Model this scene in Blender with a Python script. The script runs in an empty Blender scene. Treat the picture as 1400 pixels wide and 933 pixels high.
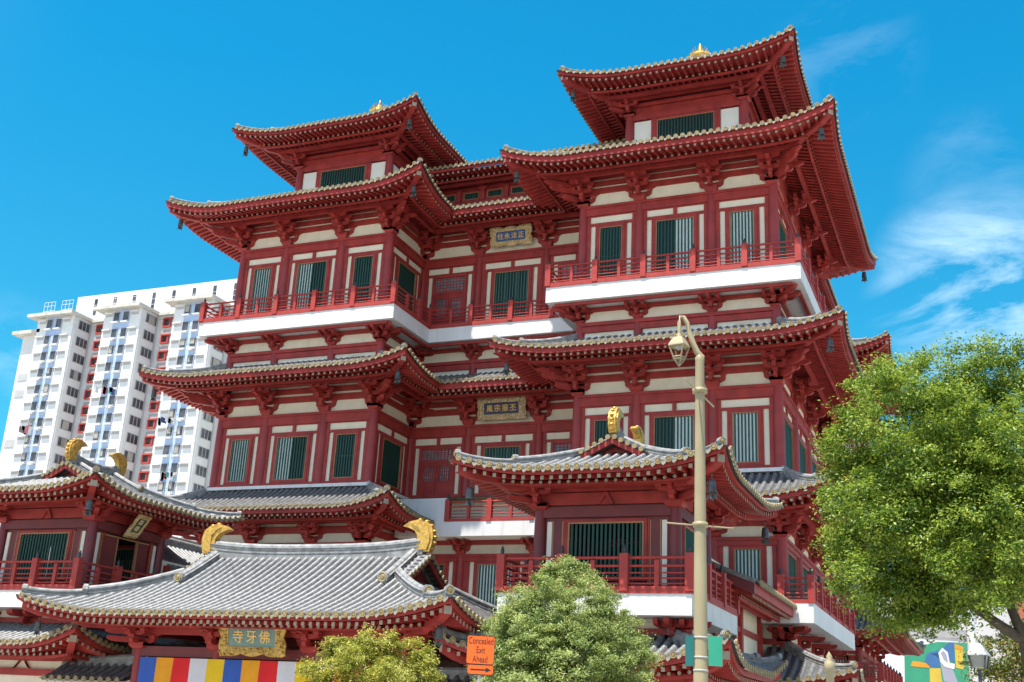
import bpy, math, random
import numpy as np
from mathutils import Vector, Matrix
R = math.radians
random.seed(7); rng = np.random.default_rng(7)
scn = bpy.context.scene
COL = scn.collection

# ------------------------------------------------------------------ materials
def nodes_of(name):
    m = bpy.data.materials.new(name); m.use_nodes = True
    nt = m.node_tree; b = nt.nodes['Principled BSDF']
    return m, nt, b
def mat(name, col, rough=0.6, var=0.12, scale=3.0, bump=0.0, bscale=40.0, metal=0.0, spec=0.5, streak=0.0, detail=4.0):
    m, nt, b = nodes_of(name); N = nt.nodes; L = nt.links
    tc = N.new('ShaderNodeTexCoord')
    geo = N.new('ShaderNodeNewGeometry')
    nz = N.new('ShaderNodeTexNoise'); nz.inputs['Scale'].default_value = scale; nz.inputs['Detail'].default_value = detail
    L.new(geo.outputs['Position'], nz.inputs['Vector'])
    rp = N.new('ShaderNodeValToRGB')
    c = Vector(col[:3])
    rp.color_ramp.elements[0].position = 0.3; rp.color_ramp.elements[1].position = 0.72
    rp.color_ramp.elements[0].color = (*(c*(1-var)), 1); rp.color_ramp.elements[1].color = (*[min(1, x*(1+var*0.8)) for x in c], 1)
    L.new(nz.outputs['Fac'], rp.inputs['Fac'])
    out = rp.outputs['Color']
    if streak > 0:
        mp = N.new('ShaderNodeMapping'); mp.inputs['Scale'].default_value = (2.2, 2.2, 0.22)
        L.new(geo.outputs['Position'], mp.inputs['Vector'])
        n2 = N.new('ShaderNodeTexNoise'); n2.inputs['Scale'].default_value = 1.6; n2.inputs['Detail'].default_value = 6
        L.new(mp.outputs['Vector'], n2.inputs['Vector'])
        r2 = N.new('ShaderNodeValToRGB'); r2.color_ramp.elements[0].position = .55; r2.color_ramp.elements[1].position = .8
        L.new(n2.outputs['Fac'], r2.inputs['Fac'])
        mx = N.new('ShaderNodeMixRGB'); mx.blend_type = 'MULTIPLY'
        mu = N.new('ShaderNodeMath'); mu.operation = 'MULTIPLY'; mu.inputs[1].default_value = streak
        L.new(r2.outputs['Color'], mu.inputs[0]); L.new(mu.outputs[0], mx.inputs['Fac'])
        L.new(out, mx.inputs['Color1']); mx.inputs['Color2'].default_value = (.55, .52, .46, 1)
        out = mx.outputs['Color']
    L.new(out, b.inputs['Base Color'])
    b.inputs['Roughness'].default_value = rough; b.inputs['Metallic'].default_value = metal
    b.inputs['Specular IOR Level'].default_value = spec
    if bump > 0:
        nb = N.new('ShaderNodeTexNoise'); nb.inputs['Scale'].default_value = bscale; nb.inputs['Detail'].default_value = 3
        L.new(geo.outputs['Position'], nb.inputs['Vector'])
        bp = N.new('ShaderNodeBump'); bp.inputs['Strength'].default_value = bump; bp.inputs['Distance'].default_value = .02
        L.new(nb.outputs['Fac'], bp.inputs['Height']); L.new(bp.outputs['Normal'], b.inputs['Normal'])
    return m
def leaf_mat(name, c0, c1, c2, trans=0.35):
    m, nt, b = nodes_of(name); N = nt.nodes; L = nt.links
    geo = N.new('ShaderNodeNewGeometry')
    rp = N.new('ShaderNodeValToRGB'); e = rp.color_ramp.elements
    e[0].position = 0.0; e[0].color = (*c0, 1); e[1].position = 1.0; e[1].color = (*c2, 1)
    k = e.new(0.55); k.color = (*c1, 1)
    cn = N.new('ShaderNodeTexNoise'); cn.inputs['Scale'].default_value = 2.2; cn.inputs['Detail'].default_value = 2; L.new(geo.outputs['Position'], cn.inputs['Vector'])
    ma = N.new('ShaderNodeMath'); ma.operation = 'MULTIPLY_ADD'; ma.inputs[1].default_value = 1.9; ma.inputs[2].default_value = -.95; L.new(cn.outputs['Fac'], ma.inputs[0])
    ad = N.new('ShaderNodeMath'); ad.operation = 'ADD'; ad.use_clamp = True; L.new(ma.outputs[0], ad.inputs[0]); L.new(geo.outputs['Random Per Island'], ad.inputs[1])
    L.new(ad.outputs[0], rp.inputs['Fac'])
    L.new(rp.outputs['Color'], b.inputs['Base Color']); b.inputs['Roughness'].default_value = 0.42
    b.inputs['Specular IOR Level'].default_value = 0.4
    tr = N.new('ShaderNodeBsdfTranslucent'); L.new(rp.outputs['Color'], tr.inputs['Color'])
    mx = N.new('ShaderNodeMixShader'); mx.inputs['Fac'].default_value = trans
    o = N['Material Output']; L.new(b.outputs[0], mx.inputs[1]); L.new(tr.outputs[0], mx.inputs[2]); L.new(mx.outputs[0], o.inputs['Surface'])
    return m
M = dict(
    red=mat('red_lacquer_beam', (.335, .036, .030), .55, .26, 1.8, .12, 25, spec=.34, streak=.4),
    col=mat('red_lacquer_column', (.30, .037, .036), .5, .2, 1.1, .06, 30, spec=.4),
    rail=mat('red_paint_railing', (.38, .047, .038), .55, .15, 3, spec=.3),
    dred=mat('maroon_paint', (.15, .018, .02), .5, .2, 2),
    cream=mat('cream_plaster', (.78, .715, .56), .8, .06, 2, .08, 60, streak=.25),
    offw=mat('off_white_panel', (.78, .75, .66), .7, .05, 2, streak=.15),
    white=mat('white_painted_concrete', (.71, .70, .68), .7, .05, 1.2, .1, 50, streak=.55),
    tan=mat('gilt_trim', (.36, .17, .075), .5, .15, 5),
    bar=mat('green_window_bar', (.014, .066, .048), .45, .15, 4, spec=.3),
    gdark=mat('dark_green_shutter', (.004, .018, .014), .4, .3, 1.5, spec=.3),
    pale=mat('pale_blind', (.66, .74, .70), .6, .08, 3),
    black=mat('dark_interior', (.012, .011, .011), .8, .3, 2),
    glass=mat('blue_grey_glass', (.16, .22, .25), .15, .4, 2),
    tile=mat('slate_roof_tile', (.17, .17, .168), .45, .42, 6.0, .3, 30, streak=.35, detail=6),
    pan=mat('dark_pan_tile', (.085, .086, .088), .6, .3, 3, .3, 30),
    ridge=mat('pale_ridge_tile', (.27, .268, .262), .5, .4, 4.5, .3, 25, streak=.4),
    cap=mat('gilt_tile_cap', (.29, .22, .10), .5, .4, 7, .3, 40),
    drip=mat('pale_drip_tile', (.30, .28, .21), .55, .2, 6),
    rend=mat('pale_rafter_end', (.36, .30, .22), .7, .2, 5),
    gold=mat('gold_leaf', (.66, .39, .085), .36, .4, 9, .5, 35, metal=.45),
    bronze=mat('dark_bronze', (.10, .10, .095), .45, .3, 6, metal=.4),
    blackp=mat('black_post_cap', (.03, .03, .032), .4, .2, 5),
)

# ------------------------------------------------------------------ mesh builder
class MB:
    def __init__(s): s.v = []; s.f = []; s.m = []; s.sm = []; s.mats = []
    def mi(s, m):
        m = M[m] if isinstance(m, str) else m
        if m not in s.mats: s.mats.append(m)
        return s.mats.index(m)
    def add(s, vs, fs, m, smooth=False):
        b = len(s.v); k = s.mi(m)
        s.v.extend([tuple(p) for p in vs])
        for f in fs: s.f.append(tuple(b+i for i in f)); s.m.append(k); s.sm.append(smooth)
    def hexa(s, p, m):   # p: 8 points, bottom 0-3 ccw, top 4-7
        s.add(p, [(3, 2, 1, 0), (4, 5, 6, 7), (0, 1, 5, 4), (1, 2, 6, 5), (2, 3, 7, 6), (3, 0, 4, 7)], m)
    def box(s, x0, x1, y0, y1, z0, z1, m):
        s.hexa([(x0, y0, z0), (x1, y0, z0), (x1, y1, z0), (x0, y1, z0), (x0, y0, z1), (x1, y0, z1), (x1, y1, z1), (x0, y1, z1)], m)
    def loft(s, rings, m, caps=True, smooth=False, closed=True):
        n = len(rings[0]); vs = [p for r in rings for p in r]; fs = []
        for i in range(len(rings)-1):
            for j in range(n if closed else n-1):
                a = i*n+j; b = i*n+(j+1) % n
                fs.append((a, b, b+n, a+n))
        s.add(vs, fs, m, smooth)
        if caps:
            s.add(rings[0], [tuple(reversed(range(n)))], m); s.add(rings[-1], [tuple(range(n))], m)
    def tube(s, path, r, m, n=6, caps=True, smooth=True):
        path = [Vector(p) for p in path]; rings = []
        for i, p in enumerate(path):
            d = (path[min(i+1, len(path)-1)]-path[max(i-1, 0)]).normalized()
            a = d.orthogonal().normalized() if abs(d.z) > .95 else d.cross(Vector((0, 0, 1))).normalized()
            b = d.cross(a); rr = r[i] if isinstance(r, (list, tuple)) else r
            rings.append([p+a*math.cos(2*math.pi*k/n)*rr+b*math.sin(2*math.pi*k/n)*rr for k in range(n)])
        s.loft(rings, m, caps, smooth)
    def lathe(s, prof, o, m, n=12, smooth=True):
        o = Vector(o)
        s.loft([[o+Vector((math.cos(2*math.pi*k/n)*r, math.sin(2*math.pi*k/n)*r, z)) for k in range(n)] for r, z in prof], m, True, smooth)
    def prism(s, poly, a, b, fn, m):  # poly 2d extruded between a,b through fn(p,q,t)
        n = len(poly)
        s.add([fn(p, q, a) for p, q in poly]+[fn(p, q, b) for p, q in poly],
              [tuple(range(n)), tuple(reversed(range(n, 2*n)))]+[(i, (i+1) % n, n+(i+1) % n, n+i) for i in range(n)], m)
    def mesh(s, name):
        me = bpy.data.meshes.new(name); me.from_pydata(s.v, [], s.f)
        for m in s.mats: me.materials.append(m)
        me.polygons.foreach_set('material_index', s.m); me.polygons.foreach_set('use_smooth', s.sm)
        me.update(); return me
    def build(s, name, parent=None, local=False, me=None):
        if not s.v: return None
        return link(name, s.mesh(name), parent, local)
def link(name, me, parent=None, local=False, loc=None, rz=0):
    o = bpy.data.objects.new(name, me); COL.objects.link(o)
    if loc is not None: o.location = loc; o.rotation_euler = (0, 0, rz)
    if parent:
        o.parent = parent
        if not local: o.matrix_parent_inverse = Matrix.Translation(-Vector(parent.location))
    return o
def tag(o, label=None, cat=None, group=None, kind=None):
    if label: o['label'] = label
    if cat: o['category'] = cat
    if group: o['group'] = group
    if kind: o['kind'] = kind
    return o
def thing(name, loc, label, cat, group=None):
    o = bpy.data.objects.new(name, None); COL.objects.link(o); o.location = loc; o.empty_display_size = .3
    return tag(o, label, cat, group)

class Fr:   # wall frame: u along the wall, w outward, z up
    def __init__(s, O, U, N): s.O = Vector((O[0], O[1], 0)); s.U = Vector((U[0], U[1], 0)); s.N = Vector((N[0], N[1], 0))
    def p(s, u, w, z): return s.O+s.U*u+s.N*w+Vector((0, 0, z))
    def box(s, mb, u0, u1, w0, w1, z0, z1, m):
        q = [s.p(u0, w1, z0), s.p(u1, w1, z0), s.p(u1, w0, z0), s.p(u0, w0, z0), s.p(u0, w1, z1), s.p(u1, w1, z1), s.p(u1, w0, z1), s.p(u0, w0, z1)]
        mb.hexa(q, m)
    @property
    def rz(s): return math.atan2(s.N.x, -s.N.y)
def copy_tree(o, parent, loc, rz):
    c = o.copy(); COL.objects.link(c); c.location = loc; c.rotation_euler = (0, 0, rz)
    c.parent = parent
    c.matrix_parent_inverse = Matrix.Translation(-Vector(parent.location))
    for ch in o.children:
        d = ch.copy(); COL.objects.link(d); d.parent = c
    return c

# ------------------------------------------------------------------ roofs
class Side:
    def __init__(s, O, U, V, L, D, ze, zt, c=.35, lt='hip', rt='hip', lift=.55, Lc=3.4, flare=.18, vg=None, go=.3):
        s.O = Vector((O[0], O[1], 0)); s.U = Vector((U[0], U[1], 0)); s.V = Vector((V[0], V[1], 0))
        s.L, s.D, s.ze, s.zt, s.c, s.lt, s.rt, s.lift, s.Lc, s.flare, s.vg, s.go = L, D, ze, zt, c, lt, rt, lift, Lc, flare, vg, go
    def wt(s, u):
        a = max(0, 1-max(u, 0)/s.Lc)**2.1 if s.lt in ('hip', 'gable') else 0
        b = max(0, 1-max(s.L-u, 0)/s.Lc)**2.1 if s.rt in ('hip', 'gable') else 0
        return a, b
    def lim(s, v, side):
        t = s.lt if side == 0 else s.rt
        if t == 'hip': return v
        if t == 'valley': return -v
        if t == 'gable': return v if v < s.vg else s.vg-s.go
        return 0
    def umin(s, v): return s.lim(v, 0)
    def umax(s, v): return s.L-s.lim(v, 1)
    def plan(s, u, v, fade):
        a, b = s.wt(u); f = s.flare*fade*fade
        return s.O+s.U*(u+(b-a)*f)+s.V*(v-(a+b)*f)
    def z(s, u, v):
        t = min(max(v/s.D, -.02), 1.0); a, b = s.wt(u)
        return s.ze+(s.zt-s.ze)*((1-s.c)*t+s.c*t*t)+s.lift*(a+b)*max(0, 1-t)**1.5
    def P(s, u, v, dz=0):
        p = s.plan(u, v, max(0, 1-max(v, 0)/s.D)); p.z = s.z(u, v)+dz; return p
    def soff(s, u, v, OH, dz=0, sl=.27, drop=.40):
        a, b = s.wt(u); k = max(0, 1-v/OH)
        p = s.plan(u, v, max(0, 1-v/s.D)); p.z = s.ze-drop+sl*v+s.lift*(a+b)*k**1.2+dz; return p

def tile_side(S, tl, cp, un, OH, pitch=.33, step=0.0, nv=7, r=.098, caps=True, under=True, raf=.33, sl=.27, drop=.40, bh=.33, ph=1.0):
    D = S.D; nu = max(10, int(S.L/.55))
    # deck
    vs = [D*i/nv for i in range(nv+1)]; vs[0] = -.09
    g = []
    for v in vs:
        a, b = S.umin(v), S.umax(v)
        if b < a: a = b = (a+b)/2
        g.append([S.P(a+(b-a)*j/nu, v) for j in range(nu+1)])
    for i in range(nv):
        tl.add(g[i]+g[i+1], [(j, j+1, nu+2+j, nu+1+j) for j in range(nu)], 'pan', True)
    # tile rows
    lo = -D if S.lt == 'valley' else 0.12; hi = S.L+(D if S.rt == 'valley' else -.12)
    n = max(1, int(round((hi-lo)/pitch))); pt = (hi-lo)/n
    for k in range(n):
        u = lo+(k+.5)*pt
        v0, v1 = 0.0, D
        for t, d in ((S.lt, u), (S.rt, S.L-u)):
            if t == 'hip': v1 = min(v1, d)
            elif t == 'valley': v0 = max(v0, -d)
            elif t == 'gable' and d < S.vg-S.go: v1 = min(v1, d)
            elif t == 'cut' and d < 0: v1 = -1
        if v1-v0 < .12: continue
        ns = max(2, int((v1-v0)/(step or .8))+1)
        rings = []
        for i in range(ns+1):
            v = v0+(v1-v0)*i/ns
            if v == 0: v = -.12
            p = S.P(u, v); q = S.P(u, min(v+.1, D)) if v < D-.05 else S.P(u, v-.1)
            tv = (q-p) if v < D-.05 else (p-q)
            tv.normalize(); nn = S.U.cross(tv)
            if nn.z < 0: nn = -nn
            def ring(rr, off=0): return [p+tv*off+S.U*math.cos(math.pi*a/4)*rr+nn*(math.sin(math.pi*a/4)*rr+.01) for a in range(5)]
            if step and 0 < i < ns:
                rings.append(ring(r*.88)); rings.append(ring(r*1.05, .012))
            else: rings.append(ring(r))
        tl.loft(rings, 'tile', False, True, False)
        if v0 == 0 and caps:
            c = S.P(u, -.135, .035); ax = -S.V; rr = r*1.06
            e1 = S.U; e2 = Vector((0, 0, 1))
            def disc(off, q): return [c+ax*off+(e1*math.cos(math.pi*a/4+.39)+e2*math.sin(math.pi*a/4+.39))*q for a in range(8)]
            cp.loft([disc(-.03, rr), disc(.03, rr), disc(.03, rr*.72), disc(.012, rr*.6), disc(.03, rr*.4)], 'cap', True)
            if S.umin(0)-.01 <= u+pt/2 <= S.umax(0):
                a0 = S.P(u+pt*.22, -.125, .02); a1 = S.P(u+pt*.5, -.135, -.01); a2 = S.P(u+pt*.78, -.125, .02)
                dz = Vector((0, 0, -.09))
                cp.add([a0, a1, a2, a2+dz*.7, a1+dz*1.25, a0+dz*.7], [(0, 1, 4, 5), (1, 2, 3, 4)], 'drip')
    if not under: return
    us = [S.L*j/nu for j in range(nu+1)]
    # eave board
    rings = []
    for u in us:
        top = S.P(u, .0, -.035); bot = S.P(u, .0, -.04-bh)
        rings.append([top, bot, bot+S.V*.07, top+S.V*.07])
    un.loft(rings, 'red', True)
    # soffit
    nsv = 4; g = []
    for i in range(nsv+1):
        v = .06+(OH-.06)*i/nsv; a, b = S.umin(v), S.umax(v)
        g.append([S.soff(a+(b-a)*j/nu, v, OH, 0, sl, drop) for j in range(nu+1)])
    for i in range(nsv):
        un.add(g[i]+g[i+1], [(j, j+1, nu+2+j, nu+1+j) for j in range(nu)], 'red', True)
    # rafters
    lo = -OH if S.lt == 'valley' else .2; hi = S.L+(OH if S.rt == 'valley' else -.2)
    n = max(1, int(round((hi-lo)/raf))); pr = (hi-lo)/n
    for k in range(n):
        u = lo+(k+.5)*pr
        def rng_v(a, b):
            for t, d in ((S.lt, u), (S.rt, S.L-u)):
                if t in ('hip', 'gable'): b = min(b, d-.05)
                elif t == 'valley': a = max(a, -d)
            return a, b
        a, b = rng_v(.13, OH*.55)
        if b-a > .08:
            p, q = S.soff(u, a, OH, 0, sl, drop), S.soff(u, b, OH, 0, sl, drop); w = S.U*.055; h = Vector((0, 0, -.125))
            un.hexa([p-w+h, p+w+h, q+w+h, q-w+h, p-w, p+w, q+w, q-w], 'red')
            e = -S.V*.004
            if a < .2: un.add([p-w+h+e, p+w+h+e, p+w+e, p-w+e], [(0, 1, 2, 3)], 'rend')
        a, b = rng_v(OH*.36, OH)
        if b-a > .1:
            p, q = S.soff(u, a, OH, -.2, sl, drop), S.soff(u, b, OH, -.2, sl, drop)
            un.tube([p, q], .062, 'red', 6, False)
            if a < OH*.37:
                c = p-S.V*.004
                un.add([c+(S.U*math.cos(math.pi*i/3)+Vector((0, 0, 1))*math.sin(math.pi*i/3))*.062 for i in range(6)], [tuple(range(6))], 'rend')
    # purlins carrying the rafters
    for v, dz, hh, ww in ((OH*.40, -.27, .10*ph, .05), (OH*.66, -.27, .20*ph, .09)):
        a, b = S.umin(v), S.umax(v)
        if b-a < .3: continue
        rings = []
        for j in range(nu+1):
            p = S.soff(a+(b-a)*j/nu, v, OH, dz, sl, drop)
            rings.append([p-S.V*ww, p-S.V*ww+Vector((0, 0, -hh)), p+S.V*ww+Vector((0, 0, -hh)), p+S.V*ww])
        un.loft(rings, 'red', True)
RIDGE = [(-.5, -.35), (-.5, .12), (-.41, .14), (-.41, .24), (-.5, .26), (-.5, .38), (-.41, .40), (-.41, .50), (-.5, .52), (-.5, .66), (-.56, .67), (-.56, .72), (-.33, .74), (-.29, .9), (-.15, 1.02), (0, 1.06)]
RIDGE = RIDGE+[(-x, z) for x, z in reversed(RIDGE[:-1])]
def ridge(name, parent, path, w=.26, h=.34, disc=True, disc_end=False, m='ridge', extra=None):
    mb = MB(); rings = []; path = [Vector(p) for p in path]
    for i, p in enumerate(path):
        d = path[min(i+1, len(path)-1)]-path[max(i-1, 0)]; d.z = 0; d.normalize()
        s = Vector((d.y, -d.x, 0)); rings.append([p+s*x*w+Vector((0, 0, z*h)) for x, z in RIDGE])
    mb.loft(rings, m, True)
    for flag, i, j in ((disc, 0, 1), (disc_end, -1, -2)):
        if flag:
            d = path[i]-path[j]; d.z *= .3; d.normalize(); s = Vector((d.y, -d.x, 0)); s.normalize(); up = Vector((0, 0, 1))
            c = path[i]+up*h*.72; r = w*.62
            def dr(off, q): return [c+d*off+(s*math.cos(math.pi*a/5)+up*math.sin(math.pi*a/5))*q for a in range(10)]
            mb.loft([dr(-.1, r), dr(.05, r)], m, True); mb.loft([dr(.05, r*.8), dr(.075, r*.74), dr(.06, r*.5), dr(.08, r*.3)], 'cap', True)
    if extra: extra(mb)
    return mb.build(name, parent, True)
def hip_path(S, left, v0, v1, n=9, dz=.02):
    out = []
    for i in range(n+1):
        v = v0+(v1-v0)*i/n; out.append(S.P(v if left else S.L-v, v, dz))
    return out
def hip_beam(un, S, left, OH, sl=.27, drop=.40):
    rings = []
    U = S.U if left else -S.U; side = (U-S.V).normalized()
    for i in range(9):
        v = .12+(OH-.12)*i/8; u = v if left else S.L-v
        p = S.soff(u, v, OH, 0, sl, drop); w = side*.12
        t, bt = (.02, -.30 if i > 0 else -.22)
        if v > OH*.5: bt -= .16
        rings.append([p-w+Vector((0, 0, t)), p-w+Vector((0, 0, bt)), p+w+Vector((0, 0, bt)), p+w+Vector((0, 0, t))])
    un.loft(rings, 'red', True)
    e = -(U+S.V).normalized()*.005
    un.add([p+e for p in rings[0]], [(0, 1, 2, 3)], 'rend')
def make_roof(name, parent, sides, hips, OH, ridge_w=.26, ridge_h=.32, two_step=True, D_ridge=None, **kw):
    """sides: list of Side; hips: list of (side index, left?)"""
    tl = MB(); uns = []
    if 'bh' in kw and 'drop' not in kw: kw['drop'] = kw['bh']+.07
    for S in sides: uns.append(MB()); tile_side(S, tl, tl, uns[-1], OH, **kw)
    for i, left in hips:
        hip_beam(uns[i], sides[i], left, OH, kw.get('sl', .27), kw.get('drop', .40))
    ro = tl.build(name, parent)
    for un in uns: un.build('rafter_eave', ro, True)
    for i, left in hips:
        S = sides[i]; D = D_ridge or S.D
        if two_step:
            k = min(1.5, D*.35)
            ridge('hip_ridge', ro, hip_path(S, left, .12, k, 5), ridge_w*.85, ridge_h*.72)
            ridge('hip_ridge', ro, hip_path(S, left, k-.1, D*.985, 8), ridge_w, ridge_h)
        else: ridge('hip_ridge', ro, hip_path(S, left, .12, D*.985, 9), ridge_w, ridge_h)
    return ro

# ------------------------------------------------------------------ brackets
def gong(mb, L, h, t, z, along='u', off=0.0, c=0.0, m='red'):
    """bow-shaped arm; along u (centred at c) at outward offset off, or along w from -.1 to L"""
    ch = min(.34, L*.3)
    if along == 'u':
        a, b = c-L/2, c+L/2
        poly = [(a, z+h), (a, z+h*.55), (a+ch*.18, z+h*.28), (a+ch*.5, z+h*.08), (a+ch, z), (b-ch, z), (b-ch*.5, z+h*.08), (b-ch*.18, z+h*.28), (b, z+h*.55), (b, z+h)]
        mb.prism(poly, off-t/2, off+t/2, lambda p, q, s: (p, -s, q), m)
    else:
        poly = [(-.1, z+h), (-.1, z), (L-ch, z), (L-ch*.5, z+h*.08), (L-ch*.18, z+h*.28), (L, z+h*.55), (L, z+h)]
        mb.prism(poly, c-t/2, c+t/2, lambda p, q, s: (s, -p, q), m)
def dou(mb, u, w, z, s=.24, h=.17, m='red'):
    a, b = s*.36, s*.5
    def r(q, zz): return [(u-q, -w-q, zz), (u+q, -w-q, zz), (u+q, -w+q, zz), (u-q, -w+q, zz)]
    mb.loft([r(a, z), r(b, z+h*.45), r(b, z+h)], m, True)
def bracket_mb(H=1.25, out=1.25):
    mb = MB(); k = H/1.25
    dou(mb, 0, 0, -.02, .62, .30*k)
    z1 = .22*k
    gong(mb, 1.15, .26*k, .15, z1, 'u'); gong(mb, .62, .26*k, .16, z1, 'w')
    for u in (-.48, .48): dou(mb, u, 0, z1+.26*k, .25, .16*k)
    dou(mb, 0, .5, z1+.26*k, .25, .16*k)
    z2 = .60*k
    gong(mb, 1.62, .22*k, .14, z2, 'u'); gong(mb, 1.0, .22*k, .14, z2, 'u', .5); gong(mb, .98*out/1.25, .24*k, .16, z2-.02, 'w')
    for u in (-.42, .42): dou(mb, u, .5, z2+.22*k, .23, .15*k)
    dou(mb, 0, .86*out/1.25, z2+.22*k, .25, .16*k)
    z3 = .92*k
    gong(mb, 1.25, .22*k, .14, z3+.02, 'u', .5)
    gong(mb, 1.05, .2*k, .14, z3+.04, 'u', .9*out/1.25)
    # slanted tail arm
    o = out
    mb.prism([(-.2, z3+.28*k), (-.2, z3+.08*k), (o-.05, z3-.12*k), (o+.22, z3-.02*k), (o+.02, z3+.08*k)], -.08, .08, lambda p, q, s: (s, -p, q), 'red')
    for u in (-.42, 0, .42): dou(mb, u, .9*out/1.25, z3+.24*k, .22, .14*k)
    gong(mb, 1.5, .16*k, .13, z3+.34*k, 'u', o*.82)
    return mb
def rot_add(dst, src, ang, sc=1.0):
    c, s = math.cos(ang), math.sin(ang); b = len(dst.v)
    dst.v.extend([((x*c-y*s)*1.0, (x*s+y*c)*1.0, z+.001) for x, y, z in src.v])
    for f, m, q in zip(src.f, src.m, src.sm):
        dst.f.append(tuple(b+i for i in f)); dst.m.append(dst.mi(src.mats[m])); dst.sm.append(q)
def corner_mb(H=1.25, out=1.25):
    mb = bracket_mb(H, out); rot_add(mb, bracket_mb(H*.995, out), math.pi/2)
    k = H/1.25; t = MB()
    gong(t, 1.2, .26*k, .17, .24*k, 'w'); gong(t, 1.9*out/1.25, .26*k, .17, .62*k, 'w')
    t.prism([(-.2, 1.2*k), (-.2, .98*k), (1.9*out/1.25, .86*k), (2.25*out/1.25, .98*k), (1.95*out/1.25, 1.1*k)], -.09, .09, lambda p, q, s: (s, -p, q), 'red')
    for w in (.75, 1.4*out/1.25): dou(t, 0, w, .86*k, .25, .16*k)
    rot_add(mb, t, math.pi/4); return mb
def balc_mb(out=1.1):
    mb = MB(); dou(mb, 0, 0, -.02, .50, .2)
    gong(mb, .95, .2, .15, .12, 'u'); gong(mb, .5, .2, .16, .12, 'w')
    for u in (-.36, .36): dou(mb, u, 0, .3, .24, .13)
    dou(mb, 0, .38, .3, .24, .13)
    gong(mb, 1.35, .2, .14, .40, 'u'); gong(mb, 1.0, .2, .14, .40, 'u', .4); gong(mb, out, .22, .16, .39, 'w')
    for u in (-.4, .4): gong(mb, .85, .2, .14, .41, 'w', 0, u)
    return mb
def balc_corner(out=1.1):
    mb = balc_mb(out); rot_add(mb, balc_mb(out*.995), math.pi/2)
    t = MB(); gong(t, .8, .2, .16, .13, 'w'); gong(t, out*1.38, .22, .17, .38, 'w'); rot_add(mb, t, math.pi/4); return mb
BR = {'brk': bracket_mb().mesh('bracket_set'), 'cor': corner_mb().mesh('bracket_set'), 'bal': balc_mb().mesh('bracket_set'), 'balc': balc_corner().mesh('bracket_set'),
      'sbrk': bracket_mb(.85, .85).mesh('bracket_set'), 'scor': corner_mb(.85, .85).mesh('bracket_set')}
def bracket(parent, kind, x, y, z, rz=0):
    return link('bracket_set', BR[kind], parent, False, (x, y, z), rz)
def column(parent, x, y, z0, z1, r=.24, m='col'):
    key = ('col', round(z1-z0, 3), r, m)
    if key not in BR:
        mb = MB(); h = z1-z0
        mb.lathe([(r*1.0, 0), (r, h*.6), (r*.93, h*.93), (r*.85, h)], (0, 0, 0), m, 14); BR[key] = mb.mesh('column')
    return link('column', BR[key], parent, False, (x, y, z0))

# ------------------------------------------------------------------ windows, doors, walls
WIN = {}
def window(parent, fr, u, z0, z1, w, style):
    key = (round(w, 2), round(z1-z0, 2), style); h = z1-z0; pos = fr.p(u, 0, z0)
    if key in WIN: return copy_tree(WIN[key], parent, pos, fr.rz)
    f = MB()
    t = .13
    for a, b, c, d in ((-w/2-t, -w/2, -t, h+t), (w/2, w/2+t, -t, h+t)): f.box(a, b, -.10, -.02, c, d, 'red')
    for c, d in ((-t, 0), (h, h+t)): f.box(-w/2, w/2, -.10, -.02, c, d, 'red')
    e = .035
    for a, b, c, d in ((-w/2, -w/2+e, 0, h), (w/2-e, w/2, 0, h)): f.box(a, b, -.115, -.03, c, d, 'tan')
    for c, d in ((0, e), (h-e, h)): f.box(-w/2+e, w/2-e, -.115, -.03, c, d, 'tan')
    o = link('window', f.mesh('window'), parent, False, pos, fr.rz)
    bm = MB(); n = max(5, int(round(w/.165)))
    if style in ('pale', 'dark', 'half_l', 'half_r', 'open'):
        for k in range(n):
            x = -w/2+e+(w-2*e)*(k+.5)/n; bm.box(x-.034, x+.034, -.075, -.035, e, h-e, 'bar')
        bm.box(-w/2+e, w/2-e, -.06, -.03, h*.49, h*.49+.05, 'bar') if style == 'dark' else None
    elif style == 'casement':
        for k in range(4):
            x = -w/2+e+(w-2*e)*k/3; bm.box(x-.045, x+.045, -.09, -.03, e, h-e, 'bar')
        bm.box(-w/2+e, w/2-e, -.08, -.03, h*.45, h*.45+.09, 'bar')
        for k in range(n): 
            x = -w/2+e+(w-2*e)*(k+.5)/n; bm.box(x-.02, x+.02, -.06, -.03, e, h-e, M['gpale'])
    if bm.v: bm.build('window_bars', o, True)
    sh = MB()
    def pan(a, b, m): sh.box(a, b, -.028, -.004, .02, h-.02, m)
    if style == 'pale': pan(-w/2+.02, w/2-.02, 'pale')
    elif style == 'dark' or style == 'casement': pan(-w/2+.02, w/2-.02, 'gdark')
    elif style == 'plain': pan(-w/2+.02, w/2-.02, 'gdarkp')
    elif style == 'half_l': pan(-w/2+.02, -.01, 'pale'); pan(.0, w/2-.02, 'gdark')
    elif style == 'half_r': pan(-w/2+.02, -.0, 'gdark'); pan(.01, w/2-.02, 'pale')
    elif style == 'open': pan(-w/2+.02, w/2-.02, 'black')  # no shutter here: near-black sheet paints in the shade of the unlit room
    sh.build('shutter_or_shade_sheet', o, True)
    WIN[key] = o; return o
M['gpale'] = mat('green_slat', (.05, .16, .12), .4, .15, 4)
M['gdarkp'] = mat('plain_green_shutter', (.012, .05, .038), .6, .25, .8, spec=.15)
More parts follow.
